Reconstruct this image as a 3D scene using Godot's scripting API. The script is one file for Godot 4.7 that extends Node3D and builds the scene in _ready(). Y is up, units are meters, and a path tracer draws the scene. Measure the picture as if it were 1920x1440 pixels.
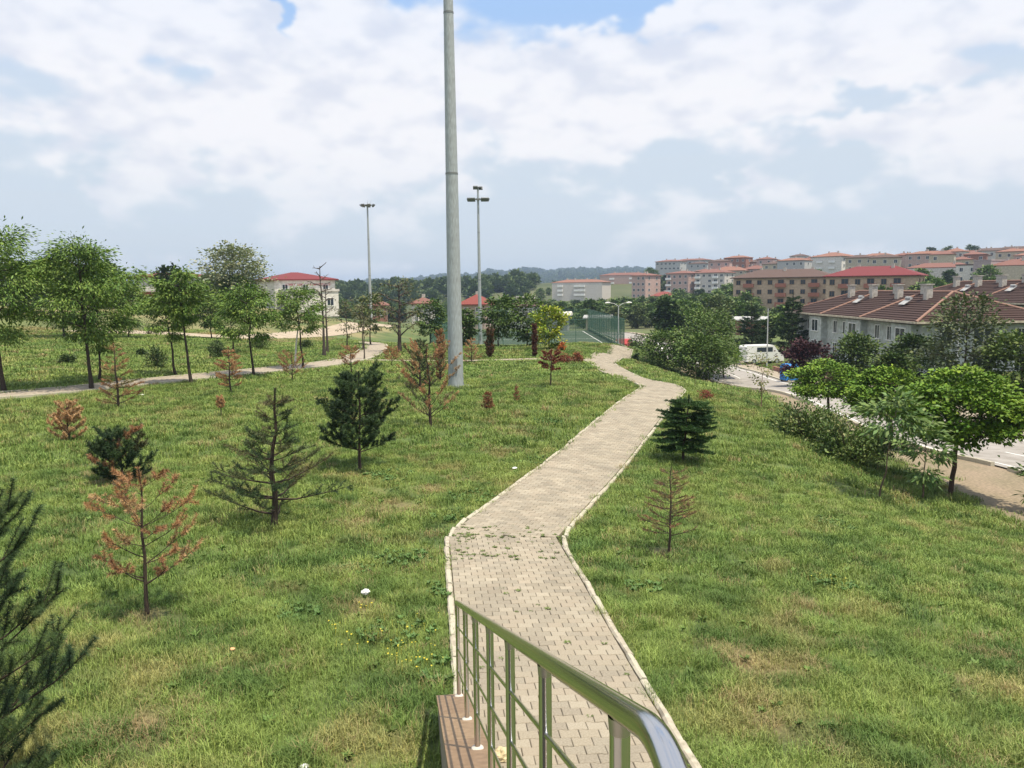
extends Node3D
# A grassy park on a slope: a paved path winds down from a steel handrail past young pines; floodlight masts, a street with clipped maples, and a hillside town behind.

# Levelled points of the site: x, z, height (metres)
const SURVEY := [0.5, -7.1, 0.04, 0.5, -8.3, -0.02, 0, -12.2, -0.15, -0.2, -15.3, -0.32, 2, -23.3, -0.5, 7.3, -39.2, -0.65, 6.7, -60.1, -1, 11.1, -82.9, -1.5, -4.8, -7.3, 0.2, -2.9, -7.4, 0.1, -1.1, -7.4, 0.08, -6.2, -10.7, 0.1, -3.4, -11, -0.05, -6.7, -14.7, 0, -3.2, -15.2, -0.2, -13.5, -22.8, -0.05, -8.5, -23, -0.15, -3.2, -23.1, -0.25, -22.5, -35.9, -0.1, -17.7, -45.2, -0.3, -13.6, -52.3, -0.5, -11.1, -66.2, -0.8, -2.7, -39.9, -0.35, -0.3, -49.3, -0.7, -2.3, -60.2, -0.9, -10, -59.5, -0.7, -25.2, -147.9, -2.04, -25, -96.8, -0.59, -24.9, -80.2, -0.51, -24.6, -127.6, -0.79, -40.8, -75.2, 0.4, -42.6, -68.7, 0.5, -33.4, -72.7, 0.5, -47.6, -87.9, 1.14, -40.3, -94.8, 0.87, -34.2, -98.2, 0.65, -55.2, -89.3, 2.21, -53.6, -109.6, 2.24, -47.5, -121, 1.88, -38.6, -144.9, 0.88, -73.5, -119.1, 3.01, -70.5, -154.7, 3.28, 2.7, -14.1, -0.35, 5, -23.7, -0.65, 11.2, -32.8, -1.3, 10.1, -23.9, -1.45, 5.8, -16.3, -0.65, 6.8, -13.7, -0.8, 6.4, -10.2, -0.55, 4.8, -7.4, -0.2, 3.2, -8.9, -0.2, 10, -36.6, -0.95, 10.1, -42, -0.9, 10.6, -17, -1.6, 10.3, -22.7, -1.7, 14, -25.9, -2.4, 15.4, -24.7, -2.55, 18.9, -30.6, -2.65, 17.6, -56, -2.9, 18.7, -91.1, -4.66, 18.8, -115.5, -4.39, 21.3, -54.2, -2.9, 30, -30, -2.7, 30, -60, -3, 32, -90, -4.2, 28, -10, -2.4, 40, -10, -2.6, 45, -45, -3, 55, -80, -3.8, 17, -10, -1.6, 13, -63, -2.9, 14, -76, -3.7, 10.3, -55, -1.7, 14.5, -48, -2.4, 0, -200, -5.1, 60, -200, -5.6, -60, -220, -3.1, -150, -200, 1.4, 0, -420, -7.6, -150, -450, -3.6, 37.3, -438.4, -2.51, 87.4, -421, -2.59, 76.9, -232.6, -4, 90.7, -205.9, -2.65, 155.9, -302.1, 4.05, 168.4, -283.8, 3.26, 158, -453.3, 8.27, 198, -415.2, 11.27, 224.3, -378.6, 10.13, 121.7, -587.5, 15.66, 199.1, -523.4, 15.33, 266.2, -492.7, 18.43, 120, -120, -3.6, 180, -160, 0.4, 300, -330, 14.4, 0, 0, 0.05, -8, -3, 0.15, 0, 12, 0.1, -40, 10, 0.4, 12, 5, -0.6, 40, 20, -2.4, -45, -40, 0.6, -90, -80, 1.5, -90, 0, 1.5, 8.5, -68, -1.25, 0, -82, -1.45, -6, -84, -1.3, 0, -95, -2.85, 0, -140, -3.1, 12, -140, -3.4, -9, -118, -3, 16.5, -42.5, -2.85, 16, -35.5, -2.75, 0.1, -106, -3, 10.4, -99.5, -2.9]

class Buf:
	var v := PackedVector3Array()
	var n := PackedVector3Array()
	var c := PackedColorArray()
	var k := PackedInt32Array()
	var col := Color.WHITE
	func tri(a, b, d):
		var s = v.size()
		var nn = (d - a).cross(b - a).normalized()
		v.append(a); v.append(b); v.append(d)
		n.append(nn); n.append(nn); n.append(nn)
		c.append(col); c.append(col); c.append(col)
		k.append(s); k.append(s + 1); k.append(s + 2)
	func quad(a, b, d, e):
		var s = v.size()
		var nn = (d - a).cross(b - a).normalized()
		v.append(a); v.append(b); v.append(d); v.append(e)
		for i in 4:
			n.append(nn); c.append(col)
		k.append(s); k.append(s + 1); k.append(s + 2); k.append(s); k.append(s + 2); k.append(s + 3)
	func box(ctr, size, bas = Basis()):
		var x = bas.x * size.x * 0.5
		var y = bas.y * size.y * 0.5
		var z = bas.z * size.z * 0.5
		quad(ctr - x + y + z, ctr - x + y - z, ctr + x + y - z, ctr + x + y + z)
		quad(ctr - x - y - z, ctr - x - y + z, ctr + x - y + z, ctr + x - y - z)
		quad(ctr - x - y + z, ctr - x + y + z, ctr + x + y + z, ctr + x - y + z)
		quad(ctr + x - y - z, ctr + x + y - z, ctr - x + y - z, ctr - x - y - z)
		quad(ctr - x - y - z, ctr - x + y - z, ctr - x + y + z, ctr - x - y + z)
		quad(ctr + x - y + z, ctr + x + y + z, ctr + x + y - z, ctr + x - y - z)
	func tube(pts, rad, sides = 7, caps = false):
		# a smooth tapered tube through pts
		var s = v.size()
		var m = pts.size()
		var up = Vector3(0.31, 0.17, 0.93)
		for i in m:
			var t = (pts[mini(i + 1, m - 1)] - pts[maxi(i - 1, 0)]).normalized()
			var a = t.cross(up)
			if a.length() < 0.05:
				a = t.cross(Vector3.RIGHT)
			a = a.normalized()
			up = a.cross(t)
			for j in sides:
				var w = TAU * j / sides
				var o = a * cos(w) + up * sin(w)
				v.append(pts[i] + o * rad[i]); n.append(o); c.append(col)
		for i in m - 1:
			for j in sides:
				var p = s + i * sides + j
				var q = s + i * sides + (j + 1) % sides
				k.append(p); k.append(q); k.append(p + sides)
				k.append(q); k.append(q + sides); k.append(p + sides)
		if caps:
			for e in [0, m - 1]:
				var b = v.size()
				var t2 = (pts[1] - pts[0]).normalized() * -1.0 if e == 0 else (pts[m - 1] - pts[m - 2]).normalized()
				v.append(pts[e]); n.append(t2); c.append(col)
				for j in sides:
					v.append(v[s + e * sides + j]); n.append(t2); c.append(col)
				for j in sides:
					var j2 = (j + 1) % sides
					k.append(b); k.append(b + 1 + (j2 if e == 0 else j)); k.append(b + 1 + (j if e == 0 else j2))
	func mesh(mats = []):
		var m = ArrayMesh.new()
		add_to(m)
		return m
	func add_to(m):
		var a = []
		a.resize(Mesh.ARRAY_MAX)
		a[Mesh.ARRAY_VERTEX] = v; a[Mesh.ARRAY_NORMAL] = n; a[Mesh.ARRAY_COLOR] = c; a[Mesh.ARRAY_INDEX] = k
		m.add_surface_from_arrays(Mesh.PRIMITIVE_TRIANGLES, a)

var rng := RandomNumberGenerator.new()
var used := {}
var noise := FastNoiseLite.new()
var noise2 := FastNoiseLite.new()
var M := {}
var wts := PackedFloat64Array()
var sx := PackedFloat64Array()
var sz := PackedFloat64Array()
const GX0 := -62.0
const GZ0 := -152.0
const GS := 0.5
var gw := 0
var gh := 0
var grid := PackedFloat32Array()

# ---------- small helpers
func lin(r, g, b, a = 1.0) -> Color:
	return Color(r, g, b, a).linear_to_srgb()

func numbered(called):
	if not used.has(called):
		used[called] = 0
		return called
	used[called] += 1
	return "%s_%03d" % [called, used[called]]

func thing(called, label, category, at = Vector3.ZERO, turn = 0.0, group = ""):
	var o = Node3D.new()
	o.name = numbered(called)
	add_child(o, true)
	o.position = at
	o.rotation.y = turn
	tag(o, label, category, group)
	return o

func tag(o, label, category, group = ""):
	o.set_meta("label", label)
	o.set_meta("category", category)
	if group != "":
		o.set_meta("group", group)

func part(called, mesh, m, parent, at = Vector3.ZERO, bas = Basis()):
	var o = MeshInstance3D.new()
	o.name = called if parent != self else numbered(called)
	o.mesh = mesh.mesh() if mesh is Buf else mesh
	o.material_override = m
	o.transform = Transform3D(bas, at)
	parent.add_child(o, true)
	return o

func structure(called, mesh, m, at = Vector3.ZERO):
	var o = part(called, mesh, m, self, at)
	o.set_meta("kind", "structure")
	return o

func mat(col, rough = 0.85, metal = 0.0):
	var m = StandardMaterial3D.new()
	m.albedo_color = col
	m.roughness = rough
	m.metallic = metal
	return m

func grain(freq, lo, hi, seed_, size = 512, oct = 5, type = FastNoiseLite.TYPE_SIMPLEX_SMOOTH):
	var t = NoiseTexture2D.new()
	var f = FastNoiseLite.new()
	f.seed = seed_
	f.noise_type = type
	f.frequency = freq
	f.fractal_octaves = oct
	t.noise = f
	t.width = size
	t.height = size
	t.seamless = true
	var gr = Gradient.new()
	gr.set_color(0, lo)
	gr.set_color(1, hi)
	t.color_ramp = gr
	return t

func textured(col, tex, scale, rough = 0.9):
	var m = mat(col, rough)
	m.albedo_texture = tex
	m.uv1_triplanar = true
	m.uv1_world_triplanar = true
	m.uv1_scale = Vector3.ONE * scale
	return m

func leaf_mat(back = 0.5):
	var m = StandardMaterial3D.new()
	m.vertex_color_use_as_albedo = true
	m.roughness = 0.55
	m.metallic_specular = 0.35
	m.backlight_enabled = true
	m.backlight = Color(0.85, 1.0, 0.45) * back
	return m

# ---------- the lie of the land
func solve_survey():
	var n = SURVEY.size() / 3
	var ys = []
	for i in n:
		sx.append(SURVEY[i * 3] / 100.0)
		sz.append(SURVEY[i * 3 + 1] / 100.0)
		ys.append(SURVEY[i * 3 + 2])
	var N = n + 3
	var A = []
	for i in N:
		var row = PackedFloat64Array()
		row.resize(N + 1)
		A.append(row)
	for i in n:
		for j in n:
			var r2 = (sx[i] - sx[j]) ** 2 + (sz[i] - sz[j]) ** 2
			A[i][j] = 0.5 * r2 * log(r2) if r2 > 0.0 else 0.0003
		A[i][n] = 1.0; A[i][n + 1] = sx[i]; A[i][n + 2] = sz[i]
		A[n][i] = 1.0; A[n + 1][i] = sx[i]; A[n + 2][i] = sz[i]
		A[i][N] = ys[i]
	for p in N:
		var best = p
		for i in range(p + 1, N):
			if absf(A[i][p]) > absf(A[best][p]):
				best = i
		var sw = A[p]; A[p] = A[best]; A[best] = sw
		var top: PackedFloat64Array = A[p]
		for i in range(p + 1, N):
			var row: PackedFloat64Array = A[i]
			var f = row[p] / top[p]
			if f != 0.0:
				for j in range(p, N + 1):
					row[j] -= f * top[j]
				A[i] = row
	wts.resize(N)
	for i in range(N - 1, -1, -1):
		var s = A[i][N]
		for j in range(i + 1, N):
			s -= A[i][j] * wts[j]
		wts[i] = s / A[i][i]
	gw = int(122.0 / GS) + 1
	gh = int(164.0 / GS) + 1
	grid.resize(gw * gh)
	# spline on a 2 m lattice, then interpolated cubically
	var cw = 64
	var ch = 85
	var coarse = PackedFloat64Array()
	coarse.resize(cw * ch)
	for j in ch:
		for i in cw:
			coarse[j * cw + i] = spline(GX0 + (i - 1) * 2.0, GZ0 + (j - 1) * 2.0)
	for j in gh:
		var fz = j * GS / 2.0 + 1.0
		var jz = int(fz)
		for i in gw:
			var fx = i * GS / 2.0 + 1.0
			var ix = int(fx)
			var r = [0.0, 0.0, 0.0, 0.0]
			for q in 4:
				var b = clampi(jz - 1 + q, 0, ch - 1) * cw
				r[q] = cubic_interpolate(coarse[b + ix], coarse[b + mini(ix + 1, cw - 1)], coarse[b + ix - 1], coarse[b + mini(ix + 2, cw - 1)], fx - ix)
			grid[j * gw + i] = cubic_interpolate(r[1], r[2], r[0], r[3], fz - jz)

func spline(x, z) -> float:
	var qx = x / 100.0
	var qz = z / 100.0
	var n = sx.size()
	var s = wts[n] + wts[n + 1] * qx + wts[n + 2] * qz
	for i in n:
		var dx = sx[i] - qx
		var dz = sz[i] - qz
		var r2 = dx * dx + dz * dz
		if r2 > 1e-12:
			s += wts[i] * 0.5 * r2 * log(r2)
	return s

func h(x, z) -> float:
	var fx = (x - GX0) / GS
	var fz = (z - GZ0) / GS
	if fx >= 0.0 and fz >= 0.0 and fx < gw - 1 and fz < gh - 1:
		var i = int(fx)
		var j = int(fz)
		fx -= i
		fz -= j
		var b = j * gw + i
		return lerpf(lerpf(grid[b], grid[b + 1], fx), lerpf(grid[b + gw], grid[b + gw + 1], fx), fz)
	var r = sqrt(x * x + z * z)
	var az = atan2(x, -z)
	var near = 0.0
	if absf(az) > 0.9:
		near = 0.5
	if r < 1000.0:
		var q = minf(r, 560.0) / maxf(r, 0.001)
		near = spline(x * q, z * q)
		near = clampf(near, -12.0, 22.0)
		if absf(az) > 0.8:
			near = lerpf(near, 1.0, smoothstep(0.8, 1.3, absf(az)) * smoothstep(40.0, 160.0, r))
	if r > 560.0:
		var ridge = 16.0 + 44.0 * smoothstep(-0.26, 0.06, az) + 12.0 * noise.get_noise_2d(az * 260.0, 40.0) + 6.0 * noise.get_noise_2d(az * 900.0, 7.0)
		var far = lerpf(-9.0, ridge, smoothstep(1300.0, 3300.0, r)) + 5.0 * noise.get_noise_2d(x * 0.12, z * 0.12)
		near = lerpf(near, far, smoothstep(560.0, 1000.0, r)) if r < 1000.0 else far
	return near

func ground(x, z, lift = 0.0) -> Vector3:
	return Vector3(x, h(x, z) + lift, z)

# ---------- routes: centre lines in plan
var PATH := [Vector2(0.95, -3.2), Vector2(-0.22, -15.1), Vector2(7.5, -40.2), Vector2(6.4, -59.8), Vector2(11.2, -83.0)]
const PATH_W := 2.05
var SIDE := [Vector2(-46.0, -22.0), Vector2(-33.0, -29.0), Vector2(-22.3, -35.6), Vector2(-17.6, -45.0), Vector2(-13.6, -52.3), Vector2(-11.4, -58.6), Vector2(-12.0, -74.5), Vector2(-16.0, -92.0)]
const SIDE_W := 2.1
var TRACK := [Vector2(-44.0, -84.0), Vector2(-30.0, -83.0), Vector2(-25.0, -90.0), Vector2(-23.0, -104.0), Vector2(-23.5, -130.0), Vector2(-25.0, -160.0)]
var ROAD := [Vector2(23.5, 30.0), Vector2(22.6, -8.0), Vector2(22.1, -30.0), Vector2(21.2, -56.0), Vector2(21.8, -78.0), Vector2(22.0, -96.0), Vector2(21.5, -120.0), Vector2(17.0, -150.0)]
const ROAD_W := 6.6

func off_line(p: Vector2, line) -> float:
	var best = 1e9
	for i in line.size() - 1:
		best = minf(best, p.distance_to(Geometry2D.get_closest_point_to_segment(p, line[i], line[i + 1])))
	return best

# brown bare or dry spots seen in the lawn: x, z, radius, amount
const DRY := [[-2.6, -17.2, 0.9, 0.9], [-1.9, -18.9, 0.7, 0.8], [-3.3, -16.1, 0.6, 0.7], [-1.6, -20.2, 0.5, 0.6], [-3.6, -7.7, 0.55, 1.0], [-3.2, -8.0, 0.3, 0.9], [3.0, -9.7, 0.7, 0.9], [2.6, -10.1, 0.4, 0.8], [5.4, -9.4, 0.5, 0.9], [2.6, -8.2, 0.4, 0.7], [2.9, -7.7, 0.35, 0.7], [-9.6, -19.3, 1.3, 0.7], [2.7, -14.2, 0.5, 0.7], [6.4, -10.6, 0.5, 0.5], [4.5, -12.0, 0.4, 0.5], [-0.4, -24.0, 0.7, 0.6], [-4.9, -10.8, 0.7, 0.5], [-2.3, -11.3, 0.5, 0.6], [0.2, -27.0, 1.0, 0.5]]

func dryness(x, z) -> float:
	var d = 0.0
	for s in DRY:
		var q = ((x - s[0]) ** 2 + (z - s[1]) ** 2) / (s[2] * s[2] * 0.55)
		if q < 6.0:
			d = maxf(d, s[3] * exp(-q * 1.2))
	return clampf(d * (0.8 + 0.9 * noise2.get_noise_2d(x * 14.0, z * 14.0)), 0.0, 1.0)

func verge(x, z) -> float:
	# trodden earth beside the street
	if z < -14.0 and z > -130.0 and x > 12.0 and x < 19.5:
		var e = 14.4 + 0.9 * noise2.get_noise_2d(x * 3.0, z * 3.0) + (1.4 if z < -50.0 else 0.0)
		if z < -34.0 and z > -54.0:
			e += 1.2
		return smoothstep(e - 0.5, e + 0.5, x)
	return 0.0

func lawn_colour(x, z) -> Color:
	# linear base colour of the turf
	var a = noise.get_noise_2d(x * 1.6, z * 1.6) * 0.45 + noise2.get_noise_2d(x * 38.0, z * 38.0) * 0.65
	var b = noise2.get_noise_2d(x * 13.0 + 31.0, z * 13.0) * 0.85 + noise.get_noise_2d(x * 3.0, z * 3.0 + 60.0) * 0.3
	var c = noise.get_noise_2d(x * 0.25 + 90.0, z * 0.25)
	var col = Color(0.140, 0.212, 0.049)
	col = col.lerp(Color(0.228, 0.286, 0.076), clampf(0.42 + a * 1.1 + b * 0.5, 0.0, 1.0))
	col = col.lerp(Color(0.078, 0.138, 0.034), clampf(-0.02 - b * 1.9 + c * 0.5, 0.0, 0.85))
	var straw = clampf(noise2.get_noise_2d(x * 9.0, z * 9.0 + 50.0) * 1.5 + noise.get_noise_2d(x * 1.3, z * 1.3 + 50.0) * 0.7 - 0.40, 0.0, 0.5)
	return col.lerp(Color(0.34, 0.27, 0.125), straw)

func ground_colour(x, z) -> Color:
	var r = sqrt(x * x + z * z)
	var col = lawn_colour(x, z) * 0.80
	col.a = 1.0
	col = col.lerp(Color(0.27, 0.175, 0.10), dryness(x, z))
	var v = verge(x, z)
	if v > 0.0:
		col = col.lerp(Color(0.40, 0.31, 0.22).lerp(Color(0.30, 0.25, 0.16), clampf(0.5 + noise2.get_noise_2d(x * 9.0, z * 9.0), 0.0, 1.0)), v)
	if x < -18.0 and z < -78.0 and z > -150.0 and x > -80.0:
		var k = clampf(0.5 + 1.6 * noise.get_noise_2d(x * 1.7 + 11.0, z * 1.7), 0.0, 1.0) * smoothstep(-78.0, -92.0, z)
		col = col.lerp(Color(0.40, 0.33, 0.16), k * 0.8)
	if r > 150.0:
		var f = Color(0.075, 0.105, 0.035).lerp(Color(0.16, 0.17, 0.07), clampf(0.5 + 1.4 * noise.get_noise_2d(x * 0.35, z * 0.35), 0.0, 1.0))
		col = col.lerp(f, smoothstep(150.0, 220.0, r))
	return col

func build_ground():
	var rings = []
	var r = 0.0
	while r < 5200.0:
		rings.append(r)
		r += maxf(0.5, r * 0.022)
	var angs = []
	var a = -180.0
	while a < 180.0:
		angs.append(deg_to_rad(a))
		a += 0.6 if absf(a) < 48.0 else 4.0
	var na = angs.size()
	var b = Buf.new()
	for i in rings.size():
		for j in na:
			var x = sin(angs[j]) * rings[i]
			var z = -cos(angs[j]) * rings[i]
			b.v.append(Vector3(x, h(x, z), z))
			b.c.append(ground_colour(x, z))
			b.n.append(Vector3.UP)
	for i in rings.size() - 1:
		for j in na:
			var p = i * na + j
			var q = i * na + (j + 1) % na
			b.k.append(p); b.k.append(p + na); b.k.append(q)
			b.k.append(q); b.k.append(p + na); b.k.append(q + na)
	# smooth normals
	for i in range(0, b.k.size(), 3):
		var p = b.v[b.k[i]]
		var nn = (b.v[b.k[i + 2]] - p).cross(b.v[b.k[i + 1]] - p)
		for q in 3:
			b.n[b.k[i + q]] += nn
	for i in b.n.size():
		b.n[i] = b.n[i].normalized()
	var m = mat(Color.WHITE, 0.95)
	m.vertex_color_use_as_albedo = true
	m.albedo_texture = grain(0.02, Color(0.70, 0.70, 0.68), Color(1.0, 1.0, 1.0), 3, 1024, 6)
	m.uv1_triplanar = true
	m.uv1_world_triplanar = true
	m.uv1_scale = Vector3.ONE * 0.33
	structure("ground", b, m)

func along(line, step):
	# points every step metres: [position, direction]
	var out = []
	var carry = 0.0
	for i in line.size() - 1:
		var a: Vector2 = line[i]
		var e: Vector2 = line[i + 1]
		var l = a.distance_to(e)
		var s = carry
		while s < l:
			out.append([a.lerp(e, s / l), (e - a).normalized()])
			s += step
		carry = s - l
	return out

func smooth(line, rounds = 2):
	var p = line
	for q in rounds:
		var o = [p[0]]
		for i in p.size() - 1:
			o.append(p[i].lerp(p[i + 1], 0.25))
			o.append(p[i].lerp(p[i + 1], 0.75))
		o.append(p[p.size() - 1])
		p = o
	return p

func ribbon(line, left, right, lift, cross = 4, thick = 0.0):
	# a sheet laid over the land between two offsets from a centre line
	var b = Buf.new()
	var pts = []
	for i in line.size():
		var d0 = (line[i] - line[maxi(i - 1, 0)]).normalized()
		var d1 = (line[mini(i + 1, line.size() - 1)] - line[i]).normalized()
		if i == 0: d0 = d1
		if i == line.size() - 1: d1 = d0
		var d = (d0 + d1).normalized()
		var sc = 1.0 / maxf(0.5, d.dot(d1))
		pts.append([line[i], Vector2(-d.y, d.x) * sc])
	var rows = []
	for i in pts.size() - 1:
		var l = pts[i][0].distance_to(pts[i + 1][0])
		var n = maxi(1, int(l / 0.7))
		for q in n:
			rows.append([pts[i][0].lerp(pts[i + 1][0], float(q) / n), pts[i][1].lerp(pts[i + 1][1], float(q) / n)])
	rows.append(pts[pts.size() - 1])
	var w = cross + 1
	for row in rows:
		for j in w:
			var p = row[0] + row[1] * lerpf(left, right, float(j) / cross)
			b.v.append(ground(p.x, p.y, lift)); b.n.append(Vector3.UP); b.c.append(Color.WHITE)
	for i in rows.size() - 1:
		for j in cross:
			var p = i * w + j
			b.k.append(p); b.k.append(p + w); b.k.append(p + 1)
			b.k.append(p + 1); b.k.append(p + w); b.k.append(p + w + 1)
	if thick > 0.0:
		for i in rows.size() - 1:
			for j in [0, cross]:
				var p = b.v[i * w + j]
				var q = b.v[(i + 1) * w + j]
				var dn = Vector3.DOWN * thick
				if j == 0:
					b.quad(p, q, q + dn, p + dn)
				else:
					b.quad(q, p, p + dn, q + dn)
	return b

func frame_at(p: Vector2, d: Vector2, lift):
	# basis with x across the way, z backwards along it, lying on the slope
	var q = 0.35
	var f = (ground(p.x + d.x * q, p.y + d.y * q) - ground(p.x - d.x * q, p.y - d.y * q)).normalized()
	var s = Vector2(-d.y, d.x)
	var x = (ground(p.x + s.x * q, p.y + s.y * q) - ground(p.x - s.x * q, p.y - s.y * q)).normalized()
	var y = x.cross(f).normalized()
	x = f.cross(y).normalized()
	return Transform3D(Basis(x, y, -f), ground(p.x, p.y, lift))

func paver_mesh(wide):
	# bone-shaped block: full at the ends, waisted in the middle, chamfered top
	var a = wide * 0.5 - 0.003
	var hi = 0.0795
	var lo = 0.0695
	var ring = [Vector2(-a, -hi), Vector2(-a * 0.62, -hi), Vector2(-a * 0.38, -lo), Vector2(a * 0.38, -lo), Vector2(a * 0.62, -hi), Vector2(a, -hi), Vector2(a, hi), Vector2(a * 0.62, hi), Vector2(a * 0.38, lo), Vector2(-a * 0.38, lo), Vector2(-a * 0.62, hi), Vector2(-a, hi)]
	var b = Buf.new()
	var n = ring.size()
	var ctr = Vector3(0, 0, 0)
	for i in n:
		var p = ring[i]
		var q = ring[(i + 1) % n]
		var p1 = Vector3(p.x, -0.006, p.y)
		var q1 = Vector3(q.x, -0.006, q.y)
		var p0 = Vector3(p.x * (a - 0.006) / a, 0, p.y * (absf(p.y) - 0.006) / absf(p.y))
		var q0 = Vector3(q.x * (a - 0.006) / a, 0, q.y * (absf(q.y) - 0.006) / absf(q.y))
		b.tri(ctr, p0, q0)
		b.quad(p0, p1, q1, q0)
		b.quad(p1, p1 + Vector3.DOWN * 0.03, q1 + Vector3.DOWN * 0.03, q1)
	return b.mesh()

func kerb_mesh(l, w, hgt, seed_):
	# rough concrete edging block with worn, chamfered upper edges
	var g = RandomNumberGenerator.new()
	g.seed = seed_
	var b = Buf.new()
	var rows = []
	for i in 5:
		var z = (float(i) / 4.0 - 0.5) * (l - 0.012)
		var t = func(m): return g.randf_range(-m, m)
		rows.append([Vector3(-w / 2, -0.14, z), Vector3(-w / 2 + t.call(0.006), hgt - 0.022 + t.call(0.008), z), Vector3(-w / 2 + 0.02 + t.call(0.007), hgt + t.call(0.007), z), Vector3(w / 2 - 0.02 + t.call(0.007), hgt + t.call(0.007), z), Vector3(w / 2 + t.call(0.006), hgt - 0.022 + t.call(0.008), z), Vector3(w / 2, -0.14, z)])
	for i in 4:
		for j in 5:
			b.quad(rows[i][j], rows[i][j + 1], rows[i + 1][j + 1], rows[i + 1][j])
	for e in [0, 4]:
		for j in range(1, 5):
			if e == 0:
				b.tri(rows[e][0], rows[e][j + 1], rows[e][j])
			else:
				b.tri(rows[e][0], rows[e][j], rows[e][j + 1])
	return b.mesh()

func on_stretch(p: Vector2, i) -> bool:
	# is p nearer to stretch i of the path than to its neighbours
	var d = p.distance_to(Geometry2D.get_closest_point_to_segment_uncapped(p, PATH[i], PATH[i + 1]))
	var t = (p - PATH[i]).dot((PATH[i + 1] - PATH[i]).normalized())
	var l = PATH[i].distance_to(PATH[i + 1])
	if d > PATH_W * 0.5:
		return false
	if i > 0:
		var bis = ((PATH[i + 1] - PATH[i]).normalized() + (PATH[i] - PATH[i - 1]).normalized()).normalized()
		if (p - PATH[i]).dot(bis) < 0.0:
			return false
	elif t < 0.0:
		return false
	if i < PATH.size() - 2:
		var bis2 = ((PATH[i + 2] - PATH[i + 1]).normalized() + (PATH[i + 1] - PATH[i]).normalized()).normalized()
		if (p - PATH[i + 1]).dot(bis2) > 0.0:
			return false
	elif t > l:
		return false
	return true

func copies(called, mesh, m, list, cols, parent, kind = "stuff"):
	var mm = MultiMesh.new()
	mm.transform_format = MultiMesh.TRANSFORM_3D
	mm.use_colors = cols != null
	mm.mesh = mesh
	mm.instance_count = list.size()
	for i in list.size():
		mm.set_instance_transform(i, list[i])
		if cols != null:
			mm.set_instance_color(i, cols[i])
	var o = MultiMeshInstance3D.new()
	o.name = called if parent != self else numbered(called)
	o.multimesh = mm
	o.material_override = m
	parent.add_child(o, true)
	o.set_meta("kind", kind)
	return o

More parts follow.
